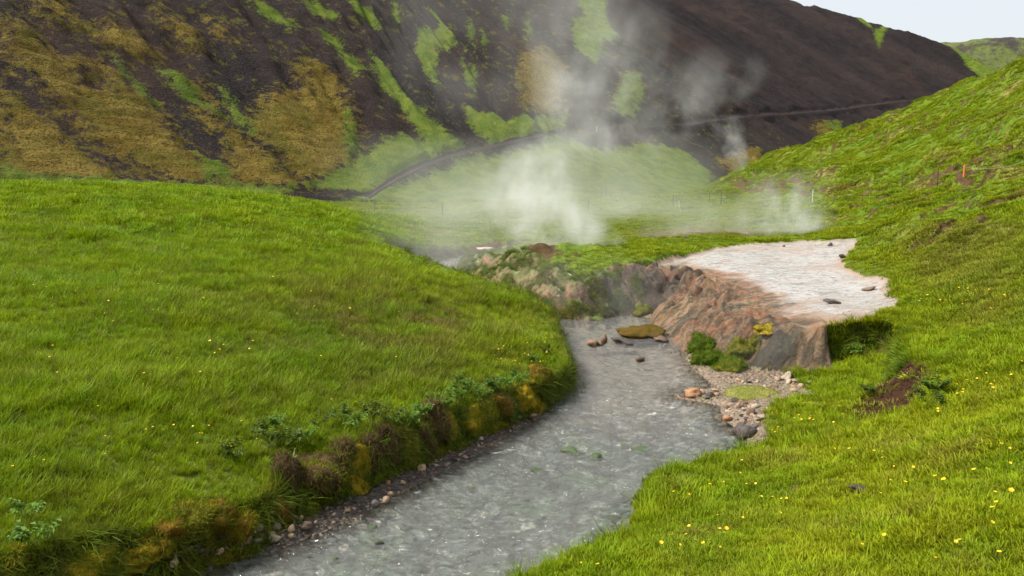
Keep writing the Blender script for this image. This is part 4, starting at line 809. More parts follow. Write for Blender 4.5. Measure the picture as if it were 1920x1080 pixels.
for i, (px, py, w, h, ms, bl_, bl, lab, gr) in enumerate(CL):
    dd = hits([(px, py)])[0]; sc = math.hypot(dd[1], dd[2] - CAM_H) / FPX
    clump('moss_clump', px, py, w * sc * 1.1, h * sc * 1.0, w * sc * .95, ms, bl_, lab, 'moss clump', 900 + i, 1100, bl * 1.15, green=gr, group='moss clumps along the left bank')
for i, (px, py, w, h, ms, bl_, bl, lab, gr) in enumerate([
 (1333, 685, 52, 50, S_green, B_green, .10, 'green grassy boulder at the foot of the travertine, facing the stream', 200),
 (1322, 652, 50, 46, S_green, B_green, .08, 'sloping green moss patch higher on the foot of the travertine', 120),
 (1372, 694, 50, 42, S_olive, B_green, .08, 'low green mossy boulder beside the gravel bar', 160),
 (1394, 664, 46, 54, S_olive, B_olive, .06, 'olive moss hump leaning on the dark travertine face', 40),
 (1420, 652, 26, 42, S_olive, B_olive, .05, 'narrow olive moss knob beside the olive hump', 0),
 (1440, 624, 44, 22, S_gold, B_olive, .04, 'thin golden moss ledge high on the dark travertine face', 0),
 (1204, 630, 66, 30, S_lowrock, B_olive, .03, 'low rock with orange moss lying at the water under the travertine', 0),
 (1206, 590, 40, 34, S_olive, B_olive, .05, 'ochre mossy knob on the left foot of the travertine', 10)]):
    dd = hits([(px, py)])[0]; sc = math.hypot(dd[1], dd[2] - CAM_H) / FPX
    clump('mossy_rock', px, py, w * sc * 1.1, h * sc * .95, w * sc * 1.1, ms, bl_, lab, 'mossy rock', 960 + i, 1800, bl * 1.1, green=gr, group='mossy rocks at the foot of the travertine')
p = hits([(1411, 740)])[0]; o = empty('moss_mat', p); tag(o, 'flat pale green moss mat lying on the gravel bar', 'moss mat'); V, F = ICO[3]; V = V * (1 + .25 * n3(V, 1.2, 33) + .08 * n3(V, 4, 35))[:, None] * np.array([.64, .52, .11]); link('moss_body', mesh_np('moss_body', V, F, S_pale), o); f = link('moss_tufts', fuzz('moss_tufts', V, F, B_olive, 900, .045, .004, 34), o); f['kind'] = 'stuff'
def rock(name, px, py, wpx, hpx, mat, label, seed, cat='stone', group=None, z=None, sub=2, rot=0.0, depk=.8, sink=.3):
    p = hits([(px, py + hpx * .4)])[0] if z is None else tz(px, py + hpx * .4, z); sc = math.hypot(p[1], p[2] - CAM_H) / FPX
    if z is None and p[2] < 0: p = tz(px, py + hpx * .4, .0)
    w, h = wpx * sc * .55, hpx * sc * .62; sink = .47 if 'outcrop' in label or 'slab leaning' in label or 'crust rock' in label else sink; me = rock_mesh(name, seed, (w, w * depk, h * (.8 if sink == .47 else 1)), mat, sub, .4); o = link(name, me); o.location = (p[0], p[1] + w * depk * .5, p[2] + h * (1 - sink * 2) * .9); o.rotation_euler = (RS.rand() * .3, RS.rand() * .3, rot); tag(o, label, cat, group); return o
for i, a in enumerate([
 ('stone', 723, 936, 18, 15, R_tan, 'pale tan stone standing in the shallows off the lone golden mound, the larger of two'), ('stone', 731, 925, 12, 9, R_tan, 'small tan stone touching the back of the larger pale stone in the shallows'),
 ('stone', 791, 876, 18, 12, R_tan, 'round tan stone on the gravel below the dark brown peat column'), ('stone', 728, 905, 11, 9, R_rust, 'small rust stone on dark gravel above the two pale stones'),
 ('stone', 755, 904, 10, 8, R_tan, 'small tan stone on gravel halfway between the round stone and the two pale ones'), ('stone', 546, 990, 15, 12, R_tan, 'tan stone in the wet margin right of the flat stones'),
 ('stone', 515, 1010, 20, 14, R_cream, 'cream rounded stone at the water edge, largest of the scattered flat stones'), ('stone', 546, 1006, 13, 9, R_tan, 'tan pebble stone awash beside the cream rounded stone'), ('stone', 460, 1010, 20, 13, R_grey, 'flat grey angular stone under the rust brown moss clump'),
 ('stone', 482, 1014, 18, 8, R_grey, 'thin grey slab stone between the angular stone and the cream one'), ('stone', 474, 996, 12, 7, R_cream, 'little cream chip behind the thin grey slab stone'), ('stone', 564, 972, 10, 10, R_tan, 'upright tan stone near the bare rusty peat clod'),
 ('stone', 550, 975, 11, 8, R_grey, 'grey stone tucked under the bare rusty peat clod'), ('stone', 412, 1033, 18, 11, R_tan, 'tan wedge stone at the wet edge left of the flat stones'), ('stone', 324, 1056, 17, 18, R_tan, 'lone upright tan stone beside the bright golden cushion'), ('stone', 393, 1067, 12, 14, R_dark, 'dark stone poking out of the water off the lone upright tan stone'),
 ('stone', 575, 985, 24, 13, R_brown, 'flat brown stone half under water right of the tan margin stone'), ('stone', 650, 957, 12, 8, R_tan, 'tan stone under shallow water below the lone golden mound'), ('stone', 702, 944, 16, 12, R_grey, 'grey stone awash left of the larger pale stone'),
 ('rock', 1000, 781, 22, 16, R_brown, 'brown stranded rock standing in the stream off the gravel tip'), ('rock', 1111, 643, 23, 14, R_trio, 'rounded brown rock in midstream, left one of the tight trio'), ('rock', 1124, 644, 18, 9, R_trio, 'lowest brown rock in midstream, middle one of the tight trio'), ('rock', 1132, 637, 15, 17, R_trio, 'tallest brown rock in midstream, right one of the tight trio'),
 ('rock', 1166, 641, 40, 13, R_dark, 'dark low rock touching the water end of the orange mossed rock'), ('rock', 1240, 636, 30, 12, R_brown, 'brown low rock between the orange mossed rock and the travertine'), ('rock', 1200, 673, 18, 11, R_brown, 'single low brown rock at the tip of the thin gravel spit'), ('rock', 1298, 738, 38, 14, R_rust, 'orange flat rock at the head of the gravel spit'), ('rock', 1281, 739, 22, 12, R_dark, 'dark rock at the very tip of the gravel spit'), ('rock', 1315, 737, 18, 12, R_tan, 'tan rock right behind the orange flat rock'),
 ('rock', 1332, 740, 18, 11, R_dark, 'dark rock where the gravel spit joins the bar'), ('rock', 1395, 808, 42, 30, R_dark, 'black wet boulder under the turf at the end of the gravel bar'), ('rock', 1362, 785, 20, 12, R_rust, 'red brown rock at the waterline of the gravel bar'), ('rock', 1408, 772, 18, 14, R_brown, 'brown rock amid cream stones on the gravel bar'),
 ('rock', 1478, 704, 22, 15, R_cream, 'cream rock at the foot of the travertine behind the moss mat'), ('rock', 1460, 710, 15, 10, R_tan, 'tan rock left of the cream rock behind the moss mat'), ('rock', 1557, 458, 9, 7, R_dark, 'small dark rock on the far edge of the spring pool'), ('rock', 1470, 461, 6, 5, R_brown, 'tiny brown rock on the far middle of the spring pool'),
 ('rock', 1633, 541, 26, 7, R_brown, 'flat brown rock islet in the spring pool near its grassy side'), ('rock', 1565, 566, 34, 8, R_dark, 'flat dark ledge rock breaking the spring pool surface'), ('rock', 1582, 480, 14, 9, R_clod, 'dark rock at the little grass cape of the spring pool'), ('clod', 1617, 918, 40, 11, R_clod, 'flat dark clod lying in the short turf of the right bank'),
 ('rock', 1285, 446, 16, 6, R_clod, 'dark flat rock in the grass behind the travertine'), ('rock', 645, 467, 14, 8, R_tan, 'small tan rock on the crest of the left meadow'), ('rock', 596, 447, 34, 8, R_tan, 'row of tan bare earth slab on the crest of the left meadow'), ('rock', 905, 466, 40, 12, R_cream, 'pale crust rock beside the upper stream')]):
    rock(*a[:5], a[5], a[6], 1200 + i, cat='rock' if a[0] == 'rock' else a[0], group='single stones and rocks by the stream' if a[0] != 'clod' else None, sub=3 if a[3] > 20 else 2, rot=RS.rand() * 3)
for i, (px, py, w, h, lab) in enumerate([(1075, 848, 40, 11, 'green algae rock awash in the riffle, upper left of the pair'), (1120, 857, 34, 12, 'green algae rock awash in the riffle, beside the upper left one'), (1172, 836, 20, 9, 'small green algae rock in the riffle toward the right bank'), (1207, 845, 36, 9, 'long green algae rock in the riffle nearest the right bank'),
 (1012, 884, 32, 9, 'green algae rock alone in midstream below the riffle'), (698, 992, 20, 12, 'green algae rock in the near water off the scattered stones'), (710, 1022, 26, 13, 'pale green algae rock nearest the lower middle of the stream'), (887, 917, 20, 10, 'green algae rock in midstream with white water behind it'), (625, 1052, 22, 10, 'green algae rock in the near water close to the left margin'), (840, 868, 22, 7, 'dark green algae rock in the water off the round tan stone')]):
    rock('submerged_rock', px, py, w, h, R_green, lab, 1300 + i, 'rock', 'algae covered rocks in the stream', z=-.02, sub=3, rot=RS.rand() * .6, depk=.7, sink=.38)
# loose stones on the gravel: single ones as things, the rest as one mass
cols_ = [('tan', R_tan), ('cream', R_cream), ('grey', R_grey), ('dark', R_dark), ('rusty', R_rust), ('brown', R_brown)]
base = {}
for nm, mt in cols_:
    for v in range(3): base[nm, v] = rock_mesh('stone', 1500 + v * 7 + len(base), (1, .8, (.55, .35, .75)[v]), mt, 2)
def loose(region, n, seed, smin, smax, weights, where, group):
    """scatter stones in a pixel outline at ground level"""
    r = np.random.RandomState(seed); P = np.array(region, float); lo, hi = P.min(0), P.max(0); out = []
    while len(out) < n:
        q = lo + r.rand(400, 2) * (hi - lo); q = q[inside(q[:, 0], q[:, 1], P)]; out += [tuple(x) for x in q]
    H = hits(out[:n])
    for k, h in enumerate(H):
        c = r.choice(len(cols_), p=weights); v = r.randint(3); nm, mt = cols_[c]; s_ = smin + (smax - smin) * r.rand() ** 2.5
        o = link('stone', base[nm, v]); o.location = (h[0], h[1], max(h[2], -.02) + s_ * .12); o.rotation_euler = (r.randn() * .3, r.randn() * .3, r.rand() * 6.28); o.scale = (s_, s_, s_)
        lk = '%s %s %s' % (('small', 'larger')[s_ > (smin + smax) / 2], nm, ('rounded stone', 'flat stone', 'chunky stone')[v]); tag(o, lk + ' ' + where, 'stone', group)
loose([(440, 985), (540, 950), (560, 975), (530, 1005), (450, 1025)], 26, 1, .03, .075, [.25, .12, .3, .2, .05, .08], 'among the flat stones below the rust moss', 'stones on the left gravel strip')
loose([(300, 1040), (420, 1005), (440, 1025), (320, 1070)], 16, 2, .025, .06, [.2, .05, .2, .4, .05, .1], 'on dark gravel near the lone upright stone', 'stones on the left gravel strip')
loose([(560, 960), (720, 925), (740, 935), (600, 985)], 22, 3, .02, .055, [.2, .05, .25, .4, .05, .05], 'on dark gravel under the peat overhang', 'stones on the left gravel strip')
loose([(750, 890), (860, 850), (980, 775), (985, 790), (870, 860), (770, 905)], 40, 4, .02, .06, [.15, .05, .25, .4, .05, .1], 'on the narrow gravel below the olive columns', 'stones on the left gravel strip')
loose([(1355, 755), (1420, 748), (1450, 765), (1430, 790), (1400, 812), (1370, 785)], 60, 5, .035, .11, [.25, .3, .12, .08, .15, .1], 'on the cream end of the gravel bar', 'stones on the right gravel bar')
loose([(1270, 738), (1345, 728), (1355, 745), (1290, 750)], 30, 6, .03, .09, [.2, .15, .2, .2, .15, .1], 'on the gravel spit pointing midstream', 'stones on the right gravel bar')
loose([(1440, 700), (1520, 712), (1510, 735), (1450, 730), (1360, 715)], 36, 7, .03, .10, [.3, .3, .15, .1, .1, .05], 'between the moss mat and the travertine foot', 'stones on the right gravel bar')
loose([(1200, 668), (1290, 655), (1320, 700), (1300, 700), (1285, 675)], 24, 8, .03, .08, [.15, .1, .25, .25, .1, .15], 'on the thin spit under the grassy boulder', 'stones on the right gravel bar')
# pebbles: one mass
C_peb = bpy.data.collections.new('pebble')
for nm, mt in cols_[:6]:
    o = bpy.data.objects.new('pebble', rock_mesh('pebble', 1700 + len(C_peb.objects), (1, .8, .55), mt, 1)); C_peb.objects.link(o)
P, N, i, j, r = sample(((zone == 6) & (cY < 26)) * 130.0 * np.clip(12 / near, .4, 1.5), 51); n = len(P); s_ = .012 + .035 * r.rand(n) ** 2; k = P[:, 2] > -.05
scatter_points('pebbles', C_peb, P[k], np.stack([r.randn(n) * .3, r.randn(n) * .3, r.rand(n) * 6.28], -1)[k], np.stack([s_, s_, s_], -1)[k], np.zeros(k.sum()))
P, N, i, j, r = sample((zone == 8) * 160.0, 52); n = len(P); s_ = .015 + .05 * r.rand(n) ** 3
C_cl = bpy.data.collections.new('soil_crumb'); o = bpy.data.objects.new('soil_crumb', rock_mesh('soil_crumb', 1733, (1, .8, .7), M_soil, 1)); C_cl.objects.link(o)
scatter_points('soil_crumbs', C_cl, P, np.stack([r.randn(n), r.randn(n), r.rand(n) * 6.28], -1), np.stack([s_, s_, s_], -1), np.zeros(n))
# dead stick
o = link('dead_stick', None) if False else None
bm = bmesh.new()
def tube(bm, pts, rad, n=6):
    rings = []
    for a, (p, rr) in enumerate(zip(pts, rad)):
        p = Vector(p); d = (Vector(pts[min(a + 1, len(pts) - 1)]) - Vector(pts[max(a - 1, 0)])).normalized(); s1 = d.cross(Vector((.31, .7, .2))).normalized(); s2 = d.cross(s1)
        rings.append([bm.verts.new(p + (s1 * math.cos(6.2832 * k / n) + s2 * math.sin(6.2832 * k / n)) * rr) for k in range(n)])
    for a, b in zip(rings[:-1], rings[1:]):
        for k in range(n): bm.faces.new((a[k], a[(k + 1) % n], b[(k + 1) % n], b[k]))
    bm.faces.new(rings[0][::-1]); bm.faces.new(rings[-1])
def bm_obj(name, bm, mat, parent=None):
    bmesh.ops.recalc_face_normals(bm, faces=bm.faces); me = bpy.data.meshes.new(name); bm.to_mesh(me); bm.free(); me.materials.append(mat); return link(name, me, parent)
W_dead = rock_mat('bleached_wood', (.30, .24, .17), (.46, .39, .30), .9); W_post = rock_mat('dark_post_wood', (.05, .04, .032), (.11, .085, .065), .9); W_pale = rock_mat('pale_stake_wood', (.55, .52, .46), (.70, .67, .6), .9)
tube(bm, [(0, 0, -.1), (.02, 0, .1), (.05, .01, .24), (.07, .0, .32)], [.02, .018, .012, .006]); tube(bm, [(.025, 0, .12), (.06, -.02, .19), (.10, -.02, .22)], [.012, .009, .004])
o = bm_obj('dead_stick', bm, W_dead); o.location = hits([(546, 880)])[0]; tag(o, 'bleached forked dead stick standing on the left bank', 'stick')
# leafy plants along the left bank
def leaf_plant(seed, h, nst):
    r = np.random.RandomState(seed); V, F, TP = [], [], []
    for i in range(nst):
        a = r.rand() * 6.283; ln = h * (.4 + .4 * r.rand()); hh = h * (.6 + .5 * r.rand()); dirv = np.array([math.cos(a), math.sin(a), 0]); sd_ = np.array([-dirv[1], dirv[0], 0])
        for k in range(2 + r.randint(4)):
            f = .35 + .65 * (k + 1) / 5; base_ = dirv * ln * f ** 1.3 + np.array([0, 0, hh * f * (1.25 - .35 * f)])
            for s2 in ((-1, 1) if k < 4 else (0,)):
                d = dirv * .6 + sd_ * s2 * .9 + np.array([0, 0, .25 * r.randn()]); d /= np.linalg.norm(d); w_ = np.cross(d, [0, 0, 1]); w_ /= np.linalg.norm(w_) + 1e-9; L = h * (.20 + .1 * r.rand()); q0 = len(V)
                V += [base_, base_ + d * L * .45 + w_ * L * .3 + [0, 0, .01], base_ + d * L + [0, 0, -.015], base_ + d * L * .45 - w_ * L * .3 + [0, 0, .01]]; TP += [.3, .7, 1, .7]; F += [(q0, q0 + 1, q0 + 2), (q0, q0 + 2, q0 + 3)]
        q0 = len(V); V += [np.zeros(3), sd_ * .006, dirv * ln * .9 + [0, 0, hh * .95]]; TP += [0, 0, .3]; F.append((q0, q0 + 1, q0 + 2))
    return np.array(V), np.array(F), np.array(TP)
M_leaf = leaf_mat('broad_leaf', (.035, .065, .010), (.075, .145, .016), (.11, .17, .015), .25)
lp = []
for v in range(4):
    V, F, TP = leaf_plant(2000 + v, .34, 11 + 2 * v); me = mesh_np('leafy_plant', V, F, M_leaf, False); attr(me, 'tip', TP); lp.append(me)
LPP = [(505, 842, 'left of the dead stick'), (540, 848, 'behind the dead stick'), (575, 838, 'behind the wide peat overhang'), (520, 815, 'higher up behind the dead stick'), (600, 812, 'behind the frayed brown root mat'), (640, 800, 'above the tall golden moss clump'), (668, 812, 'above the hay draped peat clod'), (700, 800, 'above the left dark peat column'), (735, 805, 'on top of the olive moss column, left of two'), (762, 812, 'on top of the olive moss column, right of two'),
 (790, 792, 'above the dark brown peat column'), (835, 776, 'above the narrow golden moss column'), (860, 758, 'above the broad golden green mound'), (885, 748, 'set back above the broad golden green mound'), (905, 760, 'above the yellow green moss clump'), (925, 742, 'set back above the hay covered clump'), (950, 735, 'above the gap between golden clump and hay covered clump'), (975, 722, 'above the golden moss clump by the bend'), (870, 732, 'farthest back in the meadow behind the golden mound'), (815, 770, 'above the largest brown root mat'),
 (60, 985, 'low in the meadow at the far left'), (65, 1035, 'in the meadow near the golden cushion farthest left'), (440, 870, 'in the meadow well left of the dead stick'), (1000, 690, 'on the meadow tip among yellow flowers'), (1025, 672, 'on the edge of the meadow tip above the bend'),
 (1600, 668, 'under the dark turf overhang of the hollow'), (1628, 742, 'beside the bare soil scar in the hollow'), (1752, 742, 'on the rim right of the bare soil scar'), (1745, 765, 'below the rim right of the bare soil scar')]
HH = hits([(a, b) for a, b, c in LPP])
for k, ((a, b, c), h) in enumerate(zip(LPP, HH)):
    o = link('leafy_plant', lp[k % 4]); o.location = (h[0], h[1], h[2] + (.08 if a < 1100 else 0)); s_ = .75 + .35 * RS.rand(); o.scale = (s_, s_, s_); o.rotation_euler = (0, 0, RS.rand() * 6); tag(o, 'leafy green broad leaved plant ' + c, 'plant', 'leafy plants on the banks')
# buttercups
def petal_mat(name, c):
    m, t, out = material(name); b = t.n('ShaderNodeBsdfPrincipled', {'Base Color': c, 'Roughness': .35}); tr = t.n('ShaderNodeBsdfTranslucent', {0: (*c, 1)}); mx = t.n('ShaderNodeMixShader', {0: .3, 1: b.outputs[0], 2: tr.outputs[0]}); t.nt.links.new(mx.outputs[0], out.inputs[0]); return m
M_petal = petal_mat('yellow_petals', (.88, .62, .015)); M_stem = petal_mat('flower_stem', (.08, .16, .02))
def buttercup(h, seed, rad=.021):
    r = np.random.RandomState(seed); V, F, MI = [], [], []
    lx, ly = r.randn(2) * .03; top = np.array([lx, ly, h]); q0 = 0
    V += [np.array([-.0025, 0, 0]), np.array([.0025, 0, 0]), top + [.002, 0, 0], top - [.002, 0, 0]]; F += [(0, 1, 2), (0, 2, 3)]; MI += [1, 1]
    V += [np.array([0, -.0025, 0]), np.array([0, .0025, 0]), top + [0, .002, 0], top - [0, .002, 0]]; F += [(4, 5, 6), (4, 6, 7)]; MI += [1, 1]
    tl_ = r.randn(2) * .25
    for k in range(5):
        a = 6.2832 * k / 5; d = np.array([math.cos(a), math.sin(a), 0]); s_ = np.array([-d[1], d[0], 0]); q0 = len(V)
        up = lambda v: v + np.array([0, 0, v[0] * tl_[0] + v[1] * tl_[1]])
        V += [top + up(d * .002), top + up(d * rad * .6 + s_ * rad * .55) + [0, 0, .006], top + up(d * rad) + [0, 0, .010], top + up(d * rad * .6 - s_ * rad * .55) + [0, 0, .006]]; F += [(q0, q0 + 1, q0 + 2), (q0, q0 + 2, q0 + 3)]; MI += [0, 0]
    me = mesh_np('buttercup', np.array(V), np.array(F), M_petal, False); me.materials.append(M_stem); me.polygons.foreach_set('material_index', np.array(MI, np.int32)); return me
BCs = [buttercup(.13, 2100 + k) for k in range(4)]; BCl = [buttercup(.34, 2110 + k) for k in range(4)]
MARKS = [(1617, 918, 'the flat dark clod'), (1690, 740, 'the bare soil scar'), (1395, 815, 'the black wet boulder'), (1240, 905, 'the undercut turf edge'), (1690, 570, 'the grassy corner of the spring pool'), (1640, 615, 'the dark turf overhang'), (546, 880, 'the dead stick'), (582, 905, 'the wide peat overhang'), (662, 878, 'the tall golden moss clump'),
 (758, 852, 'the olive moss column'), (875, 798, 'the broad golden green mound'), (978, 752, 'the golden moss clump by the bend'), (1020, 672, 'the leafy plants on the meadow tip'), (245, 1054, 'the bright golden moss cushion'), (436, 992, 'the rust brown moss clump'), (645, 467, 'the small tan rock on the crest'), (65, 985, 'the leafy plant at the far left'), (1752, 742, 'the leafy plant on the scar rim'), (1250, 1050, 'the lowest grassy edge by the water')]
def near_mark(q, where):
    x, y, nm = min(MARKS, key=lambda m: (m[0] - q[0]) ** 2 + 2 * (m[1] - q[1]) ** 2); dx, dy = q[0] - x, (q[1] - y) * 1.3; r_ = math.hypot(dx, dy)
    d = ('right of' if dx > 0 else 'left of') if abs(dx) > abs(dy) * 1.8 else (('before' if dy > 0 else 'behind') if abs(dy) > abs(dx) * 1.8 else (('before, ' if dy > 0 else 'behind, ') + ('right of' if dx > 0 else 'left of')))
    w = 'just ' if r_ < 45 else '' if r_ < 110 else 'well ' if r_ < 220 else 'far '
    return where + ', ' + w + d + ' ' + nm
def flowers(L, meshes, where, group, scale=1.0, up=0):
    H = hits(L); L = [l for l, h in zip(L, H) if h[1] < 34]; H = H[H[:, 1] < 34]
    for k, h in enumerate(H):
        where_k = near_mark(L[k], where); o = link('buttercup', meshes[k % 4]); o.location = (h[0], h[1], h[2] + up); o.rotation_euler = (0, 0, RS.rand() * 6); s_ = scale * .85 * (.7 + .5 * RS.rand()); o.scale = (s_, s_, s_); tag(o, 'yellow buttercup ' + where_k, 'flower', group)
def inpoly(P, n, seed):
    r = np.random.RandomState(seed); P = np.array(P, float); lo, hi = P.min(0), P.max(0); out = []
    while len(out) < n:
        q = lo + r.rand(200, 2) * (hi - lo); out += [tuple(x) for x in q[inside(q[:, 0], q[:, 1], P)]]
    return out[:n]
GR, GL = 'buttercups in the right turf', 'buttercups in the left meadow'
flowers([(1863, 1003), (1864, 1062), (1858, 973), (1836, 906), (1843, 857), (1873, 856), (1884, 856), (1763, 924), (1767, 928), (1700, 927), (1748, 783), (1600, 864), (1607, 866), (1640, 862), (1652, 870), (1505, 853), (1566, 855), (1396, 921), (1408, 922), (1412, 921), (1440, 901), (1430, 949), (1467, 948), (1300, 1006), (1283, 1020), (1345, 1013), (1350, 1017), (1238, 1037), (1317, 1041), (1092, 1071), (1126, 1078), (1350, 983), (1323, 902), (1618, 1040), (1778, 1037), (1898, 947), (1896, 886)], BCs, 'in short turf', GR, 1.15)
flowers(inpoly([(1230, 1000), (1900, 800), (1900, 1070), (1150, 1070)], 26, 1), BCs, 'in trodden turf', GR, .9)
flowers(inpoly([(1480, 790), (1600, 770), (1560, 815), (1420, 835)], 12, 2) + [(1484, 796), (1491, 795), (1495, 800), (1500, 766)], BCs, 'on low turf', GR, 1.1)
flowers(inpoly([(1745, 760), (1900, 660), (1910, 720), (1760, 800)], 24, 3), BCs, 'on the rim', GR, 1.1)
flowers(inpoly([(1690, 560), (1900, 540), (1900, 600), (1710, 590)], 26, 4), BCs, 'in far turf', GR, 1.3)
flowers(inpoly([(1250, 930), (1380, 870), (1420, 880), (1300, 960)], 8, 5), BCs, 'on grassy promontory', GR, 1.0)
flowers([(93, 901), (70, 905), (24, 924), (0, 918), (196, 880), (280, 826), (277, 835), (287, 834), (323, 837), (365, 834), (374, 844), (392, 828), (386, 843), (373, 862), (460, 823), (438, 872), (202, 850), (480, 842), (106, 729), (95, 704), (315, 681), (433, 720), (188, 788), (742, 697), (620, 783), (668, 784), (688, 786), (697, 803), (485, 855), (145, 745), (90, 560), (186, 564), (640, 655)], BCl, 'in long grass', GL, 1.0, 0)
flowers(inpoly([(920, 660), (1020, 620), (1045, 690), (985, 725), (940, 720)], 44, 6), BCl, 'on meadow tip', GL, 1.0, -.05)
flowers(inpoly([(20, 480), (560, 470), (800, 560), (880, 660), (300, 760), (20, 760)], 36, 7), BCl, 'in meadow grass', GL, 1.25)
# rope fence on the right hill, stakes in the valley
def post_bm(h, r_): bm = bmesh.new(); tube(bm, [(0, 0, -.25), (0, 0, h * .5), (.0, 0, h), (0, 0, h + .02)], [r_, r_ * .95, r_ * .9, r_ * .5], 7); return bm
M_or = rock_mat('orange_paint', (.62, .17, .025), (.72, .22, .04), .6); M_red = rock_mat('reddish_wood', (.16, .06, .03), (.24, .10, .05), .8); M_rope = rock_mat('pale_rope', (.25, .23, .17), (.32, .30, .24), .9)
fp = hits([(1691, 352), (1757, 349), (1807, 331), (1935, 322)]); fe = empty('rope_fence', fp[0]); tag(fe, 'rope fence with thin dark posts and an orange post on the right hill', 'fence')
tops = []
for k, (h, hh, rr, mt, nm) in enumerate(zip(fp, (.75, .85, .52, .7), (.028, .028, .042, .028), (W_post, W_post, M_or, W_post), ('post', 'post', 'marker_post', 'post'))):
    o = bm_obj(nm, post_bm(hh, rr), mt, fe); o.location = Vector(h) - Vector(fp[0]); tops.append(Vector(h) - Vector(fp[0]) + Vector((0, 0, hh * .85)))
    if nm == 'marker_post': o['label'] = 'thick orange marker post'
for a, b in zip(tops[:-1], tops[1:]):
    bm = bmesh.new(); tube(bm, [a.lerp(b, f) - Vector((0, 0, .25 * 4 * f * (1 - f))) for f in np.linspace(0, 1, 9)], [.006] * 9, 5); bm_obj('rope', bm, M_rope, fe)
st = [(1076, 374, 'isolated thin stake left of the fence remains in the steam'), (1128, 372, 'first thin stake of the row in the steam'), (1136, 372, 'second thin stake of the row in the steam'), (1145, 372, 'third thin stake of the row in the steam'), (1166, 371, 'fourth thin stake of the row, set wider apart'), (1185, 368, 'last thin stake of the row below the fan'), (1262, 388, 'dark stake beside the mounds at the foot of the right hill'), (1276, 400, 'white leaning stake in the grass behind the travertine'), (1330, 382, 'reddish stake in the worn patch at the foot of the right hill'), (1352, 385, 'short dark stake beside the reddish stake'), (1103, 400, 'grey stake rising from the steaming grass'), (830, 408, 'thin stake alone in the valley grass behind the meadow'), (1523, 382, 'pale stake where the trail rounds the right hill'), (703, 400, 'thin stake at the foot of the green slope')]
H = hits([(a, b) for a, b, c in st])
for (a, b, c), h in zip(st, H):
    wh = 'white' in c or 'pale' in c; o = bm_obj('stake', post_bm(1.0 if h[1] > 55 else .7, .04 if not wh else .032), M_red if c.startswith('reddish') else (W_pale if wh else W_post)); o.location = h; tag(o, c, 'stake', 'stakes in the valley')
    if 'leaning' in c: o.rotation_euler = (0, -.16, 0)
i_ = int(np.argmin(np.abs(S - hill_at(1121, 243)[0]))); o = bm_obj('trail_marker', post_bm(.9, .045), W_pale); o.location = (hx[i_] + nx[i_] * pd[i_], hy[i_] + ny[i_] * pd[i_], pz[i_]); tag(o, 'pale trail marker post beside the footpath across the hill', 'marker post')
